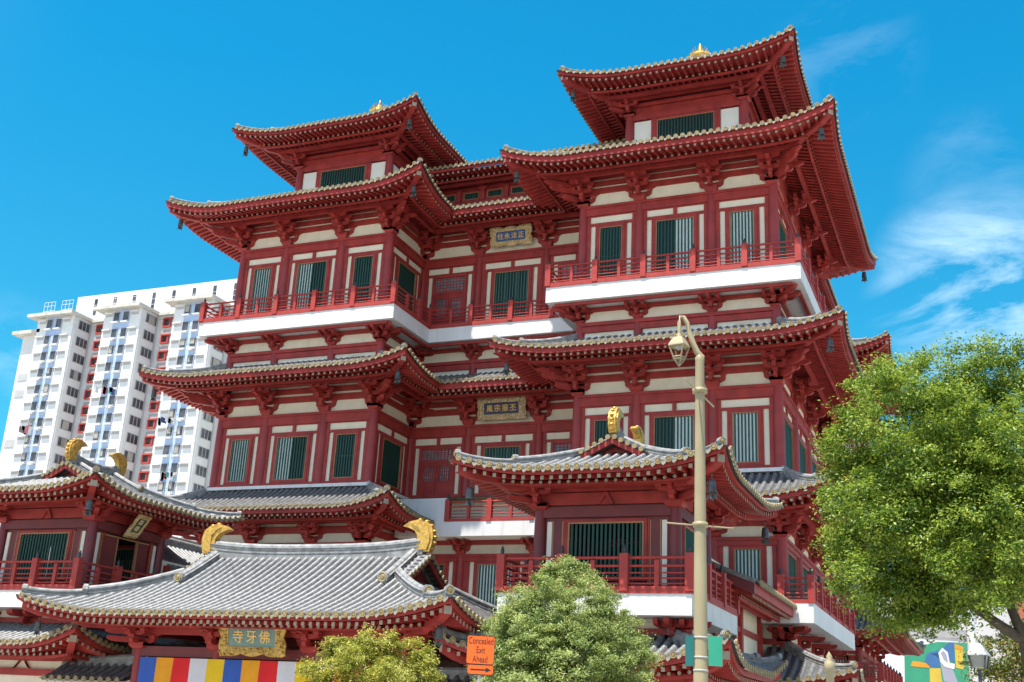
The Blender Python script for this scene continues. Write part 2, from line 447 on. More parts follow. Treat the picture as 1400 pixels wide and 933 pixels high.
def door(parent, fr, u, z0, z1, w):
    h = z1-z0; f = MB()
    for a, b in ((-w/2-.12, -w/2), (w/2, w/2+.12)): f.box(a, b, -.11, -.02, 0, h, 'red')
    f.box(-w/2, w/2, -.11, -.02, h-.1, h, 'red'); f.box(-w/2, w/2, -.11, -.02, h*.68, h*.72, 'red')
    o = link('door', f.mesh('door'), parent, False, fr.p(u, 0, z0), fr.rz)
    g = MB(); g.box(-w/2, w/2, -.02, -.006, 0, h-.1, 'glass'); g.build('glass_pane', o, True)
    la = MB()
    for k in range(9):
        x = -w/2+w*(k+.5)/9; la.box(x-.02, x+.02, -.05, -.02, h*.72, h-.1, 'red')
    for k in range(5):
        z = h*.72+(h*.28-.1)*(k+.5)/5; la.box(-w/2, w/2, -.045, -.022, z-.02, z+.02, 'red')
    la.build('lattice', o, True)
    for sgn in (-1, 1):
        lf = MB(); a, b = (-w/2, -.01) if sgn < 0 else (.01, w/2)
        for p, q in ((a, a+.14), (b-.14, b)): lf.box(p, q, -.08, -.02, 0, h*.68, 'red')
        for p, q in ((0, h*.3), (h*.6, h*.68)): lf.box(a+.14, b-.14, -.08, -.02, p, q, 'red')
        for k in range(5):
            x = a+.14+(b-a-.28)*(k+.5)/5; lf.box(x-.015, x+.015, -.06, -.025, h*.3, h*.6, 'red')
        for k in range(4):
            z = h*.3+h*.3*(k+.5)/4; lf.box(a+.14, b-.14, -.058, -.028, z-.015, z+.015, 'red')
        lf.build('door_leaf', o, True)
    return o
WW = {2.86: 1.13, 3.5: 1.84, 4.03: 2.2}
def storey(parent, fr, us, z, styles, ends=(True, True), cols=True, brk='brk', corner=(False, False), transom=True, thick=.3, colskip=(), lattice_top=None):
    """one facade of one storey. z: base, wtop, t1(transom top), b0,b1 beam, ctop cream top, top soffit"""
    wl, tf = MB(), MB()
    u0, u1 = us[0], us[-1]
    fr.box(wl, u0, u1, -thick, 0, z['base'], z['top'], 'cream')
    wl.build('wall', parent)
    # big tie beam (two fasciae) + base rail
    fr.box(tf, u0, u1, .01, .15, z['b0'], z['b1']-.14, 'red'); fr.box(tf, u0, u1, .01, .21, z['b1']-.14, z['b1'], 'red')
    fr.box(tf, u0, u1, .01, .13, z['base'], z['base']+.14, 'red')
    hgt = z['top']-z['ctop']
    if hgt > .3:
        fr.box(tf, u0, u1, .01, .10, z['ctop'], z['ctop']+hgt*.30, 'red')
        fr.box(tf, u0, u1, .01, .12, z['ctop']+hgt*.42, z['ctop']+hgt*.68, 'red')
        fr.box(tf, u0, u1, .01, .14, z['ctop']+hgt*.80, z['top'], 'red')
    ws = z['base']+.30
    for i, st in enumerate(styles):
        a, b = us[i], us[i+1]; Lb = b-a; c = (a+b)/2
        if st is None: continue
        ww = WW.get(round(Lb, 2), Lb*.5)
        ia, ib = a+.2, b-.2
        # transom rails
        fr.box(tf, ia, ib, .012, .09, z['wtop'], z['wtop']+.13, 'red')
        if transom:
            fr.box(tf, ia, ib, .012, .07, z['b0']-.04, z['b0'], 'red')
            if Lb > 3: fr.box(tf, c-.09, c+.09, .012, .08, z['wtop']+.13, z['b0']-.04, 'red')
            for p in (ia, ib-.16): fr.box(tf, p, p+.16, .012, .075, z['wtop']+.13, z['b0']-.04, 'red')
        # side strips
        s0 = c-ww/2-.13-.1-.24
        fr.box(tf, ia, s0, .012, .08, z['base']+.14, z['wtop'], 'red'); fr.box(tf, 2*c-s0, ib, .012, .08, z['base']+.14, z['wtop'], 'red')
        for sg in (-1, 1):
            q0, q1 = c+sg*(ww/2+.13), c+sg*(ww/2+.23)
            fr.box(tf, min(q0, q1), max(q0, q1), .012, .07, ws-.13, z['wtop'], 'red')
        fr.box(tf, s0, 2*c-s0, .012, .085, z['base']+.14, ws-.13, 'red')
        if st == 'door': door(parent, fr, c, z['base']+.14, z['wtop'], ww+.1)
        else: window(parent, fr, c, ws, z['wtop']-.13, ww, st)
    tf.build('timber_frame', parent)
    for i, u in enumerate(us):
        if i in colskip: continue
        p = fr.p(u, 0, 0)
        if cols: column(parent, p.x, p.y, z['base'], z['b1']+.02)
        if brk:
            isc = (i == 0 and corner[0]) or (i == len(us)-1 and corner[1])
            if isc:
                if i == 0: bracket(parent, 'cor' if brk == 'brk' else 'scor', p.x, p.y, z['b1'], fr.rz-math.pi/2)
                else: bracket(parent, 'cor' if brk == 'brk' else 'scor', p.x, p.y, z['b1'], fr.rz)
            else: bracket(parent, brk, p.x, p.y, z['b1'], fr.rz)
def railing(parent, fr, u0, u1, z, H=1.02, sp=1.2, endpost=(True, True), m='rail', name='railing', cap=True):
    mb = MB(); L = u1-u0; n = max(1, int(round(L/sp)))
    fr.box(mb, u0, u1, -.09, .09, z, z+.15, m)
    for i in range(n+1):
        if (i == 0 and not endpost[0]) or (i == n and not endpost[1]): continue
        u = u0+L*i/n; major = (i % 2 == 0) or i == n; t = .13 if major else .07
        hh = H+.1 if major else H-.1
        fr.box(mb, u-t, u+t, -t-.002, t+.002, z+.01, z+hh, m)
        if major and cap:
            c = fr.p(u, 0, z+hh); mb.lathe([(.06, 0), (.075, .03), (.05, .07), (.07, .12), (.045, .2), (.015, .28)], c, 'blackp', 6)
    for zz, r in ((H-.02, .05), (H*.74, .042), (H*.54, .026), (H*.385, .026), (H*.23, .026)):
        mb.tube([fr.p(u0, 0, z+zz), fr.p(u1, 0, z+zz)], r, m, 6, False)
    return mb.build(name, parent)

# ================================================================== MAIN TEMPLE
XC, HW, A, B, C = 10.018, 4.605, 2.855, 3.5, 4.033
P = 4.02; WD = 12.1; OH3 = 3.05
temple = thing('temple_hall', (0, 6, 0), 'huge red and white temple hall with two square towers and tiers of upturned tiled eaves', 'temple')
Z4 = dict(base=21.43, wtop=24.95, t1=25.4, b0=25.48, b1=25.99, ctop=26.68, top=27.65)
Z3 = dict(base=12.57, wtop=15.25, t1=15.7, b0=15.78, b1=16.34, ctop=16.95, top=18.05)
Z2 = dict(base=6.81, wtop=9.3, t1=9.3, b0=9.3, b1=9.66, ctop=10.13, top=11.3)
bay = [-HW, -1.75, 1.75, HW]; sbay = [0, C, 2*C, 3*C]
def wing(sg):
    xc = sg*XC
    fF = Fr((xc, 0), (1, 0), (0, -1))
    fR = Fr((xc+HW, 0), (0, 1), (1, 0)); fL = Fr((xc-HW, WD), (0, -1), (-1, 0)); fB = Fr((xc, WD), (-1, 0), (0, 1))
    st4 = ['pale', 'half_l', 'dark'] if sg < 0 else ['dark', 'half_r', 'pale']
    st3 = st4
    for Z, stl in ((Z4, st4), (Z3, st3)):
        storey(temple, fF, bay, Z, stl, corner=(True, True))
        if sg > 0:
            storey(temple, fR, sbay, Z, ['plain', 'plain', 'plain'], colskip=(0,), corner=(False, True))
            mb = MB(); fL.box(mb, 0, WD, -.3, 0, Z['base'], Z['top'], 'cream'); fL.box(mb, WD-P, WD, .01, .15, Z['b0'], Z['b1'], 'red'); mb.build('wall', temple)
        else:
            # inner side facing the recess: one bay
            storey(temple, fR, [0, P], Z, ['plain'], colskip=(0,))
            storey(temple, fL, [WD-s for s in reversed(sbay)], Z, [None]*3, colskip=(3,))
        mb = MB(); fB.box(mb, -HW, HW, -.3, 0, Z['base'], Z['top'], 'cream'); fB.box(mb, -HW, HW, .01, .15, Z['b0'], Z['b1'], 'red'); mb.build('wall', temple)
    # storey 2
    s2 = ['pale', 'pale', 'pale']
    storey(temple, fF, bay, Z2, s2, brk='sbrk', corner=(True, True), transom=False)
    if sg > 0: storey(temple, fR, sbay, Z2, ['plain']*3, colskip=(0,), brk='sbrk', transom=False, corner=(False, True))
    else: storey(temple, fR, [0, P], Z2, ['plain'], colskip=(0,), brk='sbrk', transom=False)
    # podium wall below the storey-2 balcony
    mb = MB(); mb.box(xc-HW+.02, xc+HW-.02, .02, WD, 0, 6.5, 'cream')
    for f, us in ((fF, bay), (fR, sbay)):
        f.box(mb, us[0], us[-1], .01, .14, 5.28, 5.5, 'red'); f.box(mb, us[0], us[-1], .01, .14, 2.9, 3.2, 'red')
    mb.build('wall', temple)
    for u in bay: column(temple, xc+u, 0, 0, 5.5)
    # white curb at the foot of each storey
    mb = MB()
    for z0, z1, o in ((12.40, 12.56, .34), ):
        mb.box(xc-HW-o, xc+HW+o, -o, WD+o, z0, z1, 'white')
    mb.build('storey_curb', temple)
    # waist below the upper balcony
    mb = MB(); mb.box(xc-HW, xc+HW, 0.0, WD, 19.0, 20.62, 'offw')
    mb.build('wall', temple)
    tf = MB()
    for f, us in ((fF, bay), (fR, sbay)):
        f.box(tf, us[0], us[-1], .012, .16, 19.42, 19.70, 'red'); f.box(tf, us[0], us[-1], .012, .22, 19.72, 19.9, 'red')
        f.box(tf, us[0]+.05, us[-1]-.05, .02, .03, 19.92, 20.45, 'cream')
        f.box(tf, us[0], us[-1], .012, .2, 20.45, 20.63, 'red')
        f.box(tf, us[0]-.9*(f is fF), us[-1]+.9, .95, 1.12, 20.50, 20.63, 'red')
    for i in range(3):   # louvre vents
        c = (bay[i]+bay[i+1])/2
        if i != 1:
            for k in range(4): fF.box(tf, c-.35, c+.35, .03, .06, 20.0+k*.075, 20.035+k*.075, 'offw')
            for k in range(2): fF.box(tf, c-.4, c+.4, .01, .04, 19.22+k*.075, 19.26+k*.075, 'cream')
    tf.build('timber_frame', temple)
    for i, u in enumerate(bay):
        p = fF.p(u, 0, 0); column(temple, p.x, p.y, 19.0, 19.98, .22)
        if i in (0, 3): bracket(temple, 'balc', p.x, p.y, 19.95, -math.pi/2 if i == 0 else 0)
        else: bracket(temple, 'bal', p.x, p.y, 19.95, 0)
    for i, s in enumerate(sbay[1:] if sg > 0 else [P]):
        p = fR.p(s, 0, 0); column(temple, p.x, p.y, 19.0, 19.98, .22); bracket(temple, 'bal', p.x, p.y, 19.95, math.pi/2)
    # upper balcony slab (white fascia) and railing
    d = 1.33; sl = MB()
    sl.box(xc-HW-d, xc+HW+d, -d, WD+d, 20.66, 21.42, 'white'); sl.box(xc-HW-d-.04, xc+HW+d+.04, -d-.04, WD+d+.04, 21.42, 21.48, 'rail')
    sl.build('balcony_slab', temple)
    railing(temple, Fr((xc, -d+.05), (1, 0), (0, -1)), -HW-d+.08, HW+d-.08, 21.48)
    if sg > 0:
        railing(temple, Fr((xc+HW+d-.05, 0), (0, 1), (1, 0)), -d+.1, WD+d-.1, 21.48, endpost=(False, True))
        railing(temple, Fr((xc-HW-d+.05, 0), (0, 1), (-1, 0)), -d+.1, P-d, 21.48, endpost=(False, True))
    else:
        railing(temple, Fr((xc+HW+d-.05, 0), (0, 1), (1, 0)), -d+.1, P-d, 21.48, endpost=(False, True))
        railing(temple, Fr((xc-HW-d+.05, 0), (0, 1), (-1, 0)), -d+.1, WD+d-.1, 21.48, endpost=(False, True))
    # eave roofs
    for nm, OH, D, ze, zt, lf in (('eave_roof', OH3, 5.1, 27.48, 30.25, .66), ('skirt_roof', OH3, 2.95, 17.83, 19.10, .48)):
        x0, x1, y0, y1 = xc-HW-OH, xc+HW+OH, -OH, WD+OH
        W = x1-x0; Hh = y1-y0; cv = P-OH-y0   # distance to the valley with the centre roof
        kw = dict(lift=lf, c=.3)
        f = Side((x0, y0), (1, 0), (0, 1), W, D, ze, zt, **kw)
        if sg > 0:
            s = [f, Side((x1, y0), (0, 1), (-1, 0), Hh, D, ze, zt, **kw), Side((x1, y1), (-1, 0), (0, -1), W, D, ze, zt, **kw),
                 Side((x0, y0+cv), (0, -1), (1, 0), cv, D, ze, zt, lt='valley', rt='hip', **kw)]
            hp = [(0, True), (0, False), (1, False)]
        else:
            s = [f, Side((x1, y0), (0, 1), (-1, 0), cv, D, ze, zt, lt='hip', rt='valley', **kw),
                 Side((x0, y1), (0, -1), (1, 0), Hh, D, ze, zt, **kw)]
            hp = [(0, True), (0, False)]
        make_roof(nm, temple, s, hp, OH, nv=6, bh=.33 if nm == 'eave_roof' else .27)
    OH, D, ze, zt = 2.45, 2.45, 11.0, 12.45
    x0, x1, y0, y1 = xc-HW-OH, xc+HW+OH, -OH, WD+OH
    kw = dict(lift=.62, c=.3, Lc=3.0)
    s = [Side((x0, y0), (1, 0), (0, 1), x1-x0, D, ze, zt, **kw),
         Side((x1, y0), (0, 1), (-1, 0), (y1-y0) if sg > 0 else 5.0, D, ze, zt, rt='hip' if sg > 0 else 'cut', **kw)]
    make_roof('skirt_roof', temple, s, [(0, True), (0, False)]+([(1, False)] if sg > 0 else []), OH, sl=.2, bh=.24)
    # top turret
    ty0, ty1, th = 2.0, 8.3, 2.95
    zb, zt5 = 29.2, 32.6
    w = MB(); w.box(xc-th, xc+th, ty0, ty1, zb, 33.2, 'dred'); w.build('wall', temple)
    tf = MB(); g = Fr((xc, ty0), (1, 0), (0, -1)); gr = Fr((xc+th, ty0), (0, 1), (1, 0)); gl = Fr((xc-th, ty1), (0, -1), (-1, 0))
    for f, a, b in ((g, -th, th), (gr, 0, ty1-ty0), (gl, 0, ty1-ty0)):
        f.box(tf, a, b, .01, .12, 31.62, 31.95, 'red'); f.box(tf, a, b, .01, .2, 32.35, 32.55, 'red'); f.box(tf, a, b, .02, .05, 31.95, 32.35, 'red')
        f.box(tf, a, b, .3, .5, 32.62, 32.9, 'red')
        c = (a+b)/2; hb = (b-a)/2
        for sgn in (-1, 1):
            q = sorted((c+sgn*(hb-.25), c+sgn*(hb-1.15))); f.box(tf, q[0], q[1], .01, .03, 30.3, 31.55, 'offw')
            q = sorted((c+sgn*(hb-1.15), c+sgn*(hb-1.36))); f.box(tf, q[0], q[1], .01, .08, 30.0, 31.62, 'red')
    tf.build('timber_frame', temple)
    window(temple, g, 0, 30.2, 31.48, 2.95, 'open'); window(temple, gr, (ty1-ty0)/2, 30.2, 31.48, 2.95, 'open')
    for x, y, rz in ((xc-th, ty0, -math.pi/2), (xc+th, ty0, 0), (xc+th, ty1, math.pi/2), (xc-th, ty1, math.pi)):
        column(temple, x, y, zb, 31.9, .24); bracket(temple, 'scor', x, y, 31.88, rz)
    OH = 2.75; hw = 5.75; cy = (ty0+ty1)/2; hd = 5.9; ze, zt, D = 33.0, 36.6, 5.75
    OHf = 2.7
    s = []
    for O, U, V, L in (((xc-hw, cy-hd), (1, 0), (0, 1), 2*hw), ((xc+hw, cy-hd), (0, 1), (-1, 0), 2*hd), ((xc+hw, cy+hd), (-1, 0), (0, -1), 2*hw), ((xc-hw, cy+hd), (0, -1), (1, 0), 2*hd)):
        s.append(Side(O, U, V, L, D, ze, zt, c=.35, lift=.58, Lc=3.6))
    ro = make_roof('turret_roof', temple, s, [(0, True), (0, False), (1, False), (2, False)], OHf, nv=6, sl=.14, bh=.2)
    fb = MB()
    fb.lathe([(.55, 0), (.5, .12), (.32, .2), (.42, .3), (.5, .42), (.42, .56), (.2, .66), (.26, .74), (.14, .84), (.07, .95), (.03, 1.25), (.0, 1.3)], (xc, cy, zt-.1), 'gold', 16)
    for k in range(12):
        a = k*math.pi/6; q = Vector((math.cos(a), math.sin(a), 0)); c = Vector((xc, cy, zt+.2))
        fb.add([c+q*.40, c+q*.62+Vector((0, 0, .22)), c+q*.44+Vector((0, 0, .4))], [(0, 1, 2)], 'gold')
        fb.tube([c+q*.25+Vector((0, 0, .35)), c+q*.42+Vector((0, 0, .6))], .02, 'gold', 4)
    fb.build('finial', ro, True)
wing(-1); wing(1)

# ---- recessed centre
fC = Fr((0, P), (1, 0), (0, -1)); cb = [-5.41, -1.98, 1.98, 5.41]
WW[3.43] = 1.7; WW[3.96] = 2.0
for Z in (Z4, Z3):
    storey(temple, fC, cb, Z, ['door', 'casement', 'door'])
storey(temple, fC, cb, Z2, ['dark', 'pale', 'dark'], brk=None, transom=False)
for u in cb: bracket(temple, 'bal', u, P, 9.68, 0)
mb = MB(); mb.box(-5.41, 5.41, P, P+6, 0, 6.81, 'cream'); mb.box(-5.41, 5.41, P, P+.4, 19.0, 20.62, 'offw'); mb.build('wall', temple)
tf = MB()
fC.box(tf, -5.41, 5.41, .012, .16, 19.42, 19.70, 'red'); fC.box(tf, -5.41, 5.41, .012, .22, 19.72, 19.9, 'red'); fC.box(tf, -5.41, 5.41, .02, .03, 19.92, 20.45, 'cream')
fC.box(tf, -5.41, 5.41, .012, .2, 20.45, 20.63, 'red'); fC.box(tf, -5, 5, .95, 1.12, 20.5, 20.63, 'red')
tf.build('timber_frame', temple)
for u in cb: column(temple, u, P, 19.0, 19.98, .22); bracket(temple, 'bal', u, P, 19.95, 0)
sl = MB(); sl.box(-4.12, 4.12, P-1.33, P, 20.66, 21.418, 'white'); sl.box(-4.1, 4.1, P-1.37, P, 21.418, 21.476, 'rail'); sl.build('balcony_slab', temple)
railing(temple, Fr((0, P-1.28), (1, 0), (0, -1)), -4.0, 4.0, 21.48, endpost=(False, False))
# terrace at storey 3
ty = P-1.35
sl = MB(); sl.box(-5.15, 5.15, ty, P, 10.36, 11.08, 'white'); sl.box(-5.15, -2.36, ty+.005, ty+.2, 11.08, 12.28, 'white'); sl.box(2.36, 5.15, ty+.005, ty+.2, 11.08, 12.28, 'white')
sl.build('balcony_slab', temple)
railing(temple, Fr((0, ty+.08), (1, 0), (0, -1)), -2.28, 2.28, 11.08)
kw = dict(c=.3, lt='valley', rt='valley')
for nm, D, ze, zt in (('eave_roof', 5.1, 27.48, 30.25), ('skirt_roof', 2.95, 17.83, 19.10)):
    xe = XC-HW-OH3
    make_roof(nm, temple, [Side((-xe, P-OH3), (1, 0), (0, 1), 2*xe, D, ze, zt, **kw)], [], OH3)
# clerestory above the centre
cz = P+2.1
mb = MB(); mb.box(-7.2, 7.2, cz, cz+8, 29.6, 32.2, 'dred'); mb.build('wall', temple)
fK = Fr((0, cz), (1, 0), (0, -1)); tf = MB()
fK.box(tf, -7.2, 7.2, .01, .15, 30.0, 30.42, 'red'); fK.box(tf, -7.2, 7.2, .01, .15, 31.15, 31.4, 'red'); fK.box(tf, -7.2, 7.2, .01, .2, 31.7, 31.9, 'red')
for k in range(9):
    u = -6+k*1.5; fK.box(tf, u-.13, u+.13, .01, .2, 30.42, 31.15, 'red')
tf.build('timber_frame', temple)
for k in range(8): window(temple, fK, -5.25+k*1.5, 30.56, 31.0, .95, 'open')
for k in range(5): bracket(temple, 'sbrk', -6+k*3, cz, 31.1, 0)
make_roof('clerestory_roof', temple, [Side((-7.1, cz-2.1), (1, 0), (0, 1), 14.2, 4.2, 31.75, 34.0, lt='cut', rt='cut')], [], 2.1, sl=.12, bh=.2)
# ---- body, side link and rear block
mb = MB(); mb.box(-11.9, 11.9, WD-3, 33, 0, 29.5, 'cream'); mb.box(-9.5, 9.5, 5, 11.9, 6, 29.4, 'cream'); mb.build('wall', temple)
fS = Fr((11.9, WD), (0, 1), (1, 0)); lb = [0.2, 4.2, 8.2, 12.2, 16.2, 20.2]
tf = MB()
for Z in (Z4, Z3, Z2):
    fS.box(tf, 0, 20.5, .01, .16, Z['b0'], Z['b1'], 'red'); fS.box(tf, 0, 20.5, .01, .12, Z['ctop'], Z['top'], 'red'); fS.box(tf, 0, 20.5, .01, .1, Z['base'], Z['base']+.3, 'red')
tf.build('timber_frame', temple)
for Z in (Z4, Z3):
    for s in lb[1:]: column(temple, 11.9, WD+s, Z['base'], Z['b1'], .24); bracket(temple, 'brk', 11.9, WD+s, Z['b1'], math.pi/2)
    for i in range(5): window(temple, fS, (lb[i]+lb[i+1])/2, Z['base']+.5, Z['wtop']-.2, 2.2, 'plain')
make_roof('eave_roof', temple, [Side((14.95, WD+OH3-.6), (0, 1), (-1, 0), 19.0, 5.1, 27.48, 30.25, lt='cut', rt='cut')], [], OH3, nv=4)
make_roof('skirt_roof', temple, [Side((14.95, WD+OH3-.6), (0, 1), (-1, 0), 19.0, 2.95, 17.83, 19.1, lt='cut', rt='cut')], [], OH3, nv=4)
sl = MB(); sl.box(11.9, 13.25, WD, 32, 20.66, 21.42, 'white'); sl.box(11.9, 14.2, WD+2.4, 31, 8.75, 9.6, 'white'); sl.build('balcony_slab', temple)
railing(temple, Fr((14.15, WD+2.4), (0, 1), (1, 0)), .05, 16.5, 9.6)
railing(temple, Fr((13.2, WD), (0, 1), (1, 0)), .05, 18.5, 21.48)
RX, RY = 14.2, 31.6
mb = MB(); mb.box(-RX, RX, RY, RY+15, 0, 29.3, 'cream'); mb.build('wall', temple)
fb1 = Fr((RX-6, RY), (1, 0), (0, -1)); fb2 = Fr((RX, RY), (0, 1), (1, 0)); tf = MB()
for Z in (Z4, Z3, Z2):
    for f, a, b in ((fb1, -3, 6), (fb2, 0, 15)):
        f.box(tf, a, b, .01, .16, Z['b0'], Z['b1'], 'red'); f.box(tf, a, b, .01, .12, Z['ctop'], Z['top'], 'red'); f.box(tf, a, b, .01, .1, Z['base'], Z['base']+.3, 'red')
for f, a, b in ((fb1, -3, 6), (fb2, 0, 15)): f.box(tf, a, b, .012, .14, 7.2, 7.55, 'red')
tf.build('timber_frame', temple)
for x, y in ((RX, RY), (RX-2.9, RY), (RX, RY+4), (RX, RY+8), (RX, RY+12)):
    column(temple, x, y, 4.0, 7.6); column(temple, x, y, 21.4, 26); bracket(temple, 'cor' if (x, y) == (RX, RY) else 'brk', x, y, 26, 0 if y == RY else math.pi/2)
    bracket(temple, 'cor' if (x, y) == (RX, RY) else 'brk', x, y, 7.5, 0 if y == RY else math.pi/2)
window(temple, fb1, 4.5, 5.4, 7.0, 1.4, 'pale'); window(temple, fb2, 2, 5.2, 7.0, 1.9, 'plain'); window(temple, fb2, 6, 5.2, 7.0, 1.9, 'plain')
railing(temple, Fr((0, RY-1.6), (1, 0), (0, -1)), 11.5, RX+1.5, 5.5); railing(temple, Fr((RX+1.5, RY), (0, 1), (1, 0)), -1.6, 14, 5.5)
for D, ze, zt, OH, lf in ((5.0, 27.4, 30, 3.05, .66), (3.0, 8.5, 10.0, 3.05, .6)):
    s = [Side((RX+OH-9, RY-OH), (1, 0), (0, 1), 9, D, ze, zt, lt='cut', lift=lf), Side((RX+OH, RY-OH), (0, 1), (-1, 0), 18.5, D, ze, zt, lift=lf)]
    make_roof('eave_roof', temple, s, [(0, False), (1, False)], OH, nv=4)
# ---- storey-2 side balcony on the right, and ground-storey skirt roof
d = 1.4; x1 = XC+HW+d; sl = MB()
sl.box(13.8, x1, -1.3, 0, 6.04, 6.81, 'white'); sl.box(XC+HW, x1, 0, WD+.55, 6.04, 6.806, 'white'); sl.build('balcony_slab', temple)
railing(temple, Fr((0, -1.22), (1, 0), (0, -1)), 14.75, x1-.08, 6.81, sp=.9)
railing(temple, Fr((x1-.08, 0), (0, 1), (1, 0)), -1.2, WD+.5, 6.81, endpost=(False, True))
for i, s in enumerate(sbay): bracket(temple, 'balc' if i == 0 else 'bal', XC+HW, s, 5.34, 0 if i == 0 else math.pi/2)
OH, D, ze, zt = 3.0, 3.0, 3.72, 5.2
s = [Side((13.95, -OH), (1, 0), (0, 1), XC+HW+OH-13.95, D, ze, zt, lt='cut', lift=.5, c=.25), Side((XC+HW+OH, -OH), (0, 1), (-1, 0), WD+OH+1, D, ze, zt, rt='cut', lift=.5, c=.25)]
make_roof('skirt_roof', temple, s, [(0, False)], OH, sl=.2, bh=.2)

# ================================================================== corner pavilions
def chiwei(mb, base, dirv, sc, m='gold'):
    """ridge-end ornament curling back over the ridge; dirv points outward along the ridge"""
    o = Vector(base); d = Vector(dirv); s = Vector((d.y, -d.x, 0))
    out = [(-.34, 0), (.24, 0), (.34, .3), (.36, .6), (.28, .86), (.06, 1.04), (-.26, 1.12), (-.58, 1.06), (-.84, .90), (-.6, .84), (-.38, .74), (-.26, .58), (-.24, .4), (-.28, .2)]
    fn = lambda p, q, t: o+d*p*sc+Vector((0, 0, q*sc))+s*t
    mb.prism(out, -.15*sc, .15*sc, fn, m)
    inn = [(-.14, .06), (.16, .08), (.25, .35), (.25, .6), (.16, .80), (-.04, .95), (-.3, 1.02), (-.5, .98), (-.26, .86), (-.1, .68), (-.08, .35)]
    mb.prism(inn, -.2*sc, .2*sc, fn, m)
    for k in range(7):   # scale ribs along the back
        p, q = [(.30, .12), (.36, .32), (.38, .52), (.34, .72), (.22, .92), (.02, 1.07), (-.24, 1.13)][k]
        c = o+d*p*sc+Vector((0, 0, q*sc)); mb.lathe([(.02*sc, -.05*sc), (.09*sc, -.03*sc), (.09*sc, .03*sc), (.02*sc, .05*sc)], c, m, 6)
def hip_gable_roof(name, parent, x0, x1, y0, y1, ze, zr, vg, axis, OH, lift, Lc, pitch=.31, raf=.3, rh=.42, rw=.3, osc=1.0, sl=.2, drop=.38, bh=.16):
    """hip-and-gable roof; axis 'x' or 'y' is the ridge direction"""
    W, H = x1-x0, y1-y0; D = (H if axis == 'x' else W)/2; c = .36
    go = .34
    def zv(v): t = v/D; return ze+(zr-ze)*((1-c)*t+c*t*t)
    zg = zv(vg)
    kw = dict(lift=lift, Lc=Lc)
    S = []
    for k, (O, U, V, L) in enumerate((((x0, y0), (1, 0), (0, 1), W), ((x1, y0), (0, 1), (-1, 0), H), ((x1, y1), (-1, 0), (0, -1), W), ((x0, y1), (0, -1), (1, 0), H))):
        main = (k % 2 == 0) == (axis == 'x')
        if main: S.append(Side(O, U, V, L, D, ze, zr, c=c, lt='gable', rt='gable', vg=vg, go=go, **kw))
        else:
            # side slope follows the same profile up to the gable foot
            q = Side(O, U, V, L, vg, ze, zg, c=c*vg/D/((1-c)+c*vg/D), **kw); q.D = vg; S.append(q)
    tl = MB(); cp = tl; uns = []; drop = bh+.07
    for q in S: uns.append(MB()); tile_side(q, tl, tl, uns[-1], OH, pitch=pitch, step=.34, raf=raf, nv=8, r=.098, sl=sl, drop=drop, bh=bh, ph=.35)
    for i, l in ((0, True), (0, False), (1, False), (2, False)): hip_beam(uns[i], S[i], l, OH, sl, drop)
    # gable verge and wall
    mains = [q for k, q in enumerate(S) if (k % 2 == 0) == (axis == 'x')]
    gbs = []; bbs = []
    for e in (0, 1):
        gb = MB(); gbs.append(gb); pa = []
        for i in range(9):
            v = vg-.05+(D-vg+.05)*i/8; u = vg-go
            pa.append((mains[0].P(u if e == 0 else mains[0].L-u, v), mains[1].P(mains[1].L-u if e == 0 else u, v)))
        ax = mains[0].U*(1 if e == 0 else -1)   # inward
        inn = ax*(go+.18)
        left = [p[0] for p in pa]; right = [p[1] for p in pa]
        tri = left+list(reversed(right)); n = len(tri)
        gb.add([p+inn-Vector((0, 0, .12)) for p in tri], [tuple(range(n))], 'col')
        # barge boards and verge tiles
        bb = MB()
        for pp in (left, right):
            bb.loft([[p+Vector((0, 0, -.02)), p+Vector((0, 0, -.2)), p+ax*.09+Vector((0, 0, -.2)), p+ax*.09+Vector((0, 0, -.02))] for p in pp], 'red', True)
            tot = sum((pp[i+1]-pp[i]).length for i in range(8)); nt_ = int(tot/.235); acc_ = 0; k_ = 0
            for i in range(8):
                sl_ = (pp[i+1]-pp[i]).length
                while k_ < nt_ and (k_+.5)*tot/nt_ <= acc_+sl_:
                    p = pp[i].lerp(pp[i+1], ((k_+.5)*tot/nt_-acc_)/sl_); dd = (pp[i+1]-pp[i]).normalized(); up = Vector((0, 0, 1)); k_ += 1
                    c0 = p-ax*.10+up*.05; c1 = p+ax*.42+up*.05
                    tl.tube([c0, c1], .078, 'tile', 6, False)
                    n2 = ax.cross(dd)
                    d2 = [c0-ax*.003+(dd*math.cos(math.pi*j/4)+n2*math.sin(math.pi*j/4))*.088 for j in range(8)]
                    cp.loft([[q+ax*.05 for q in d2], d2], 'cap', True)
                acc_ += sl_
        bbs.append(bb)
        # hanging fish ornament
        top = left[-1].lerp(right[-1], .5)
        base_mid = left[0].lerp(right[0], .5)+inn*.96
        side = mains[0].V
        og = Vector((base_mid.x, base_mid.y, zg))
        fn = lambda p, q, t: og+side*p+Vector((0, 0, q))+ax*(t-.05)
        gb.prism([(-.42, .02), (-.3, .16), (-.1, .2), (0, .3), (.1, .2), (.3, .16), (.42, .02), (.2, .06), (0, .14), (-.2, .06)], -.05, .05, fn, 'red')
    ro = tl.build(name, parent); 
    for gb in gbs: gb.build('gable_board', ro, True)
    for un in uns: un.build('rafter_eave', ro, True)
    for bb in bbs: bb.build('barge_board', ro, True)
    # ridges
    for i, l in ((0, True), (0, False), (1, False), (2, False)):
        q = S[i]; k = 1.45
        ridge('hip_ridge', ro, hip_path(q, l, .1, k, 5), rw*.8, rh*.62)
        ridge('hip_ridge', ro, hip_path(q, l, k-.1, vg*1.0, 6), rw, rh*.82)
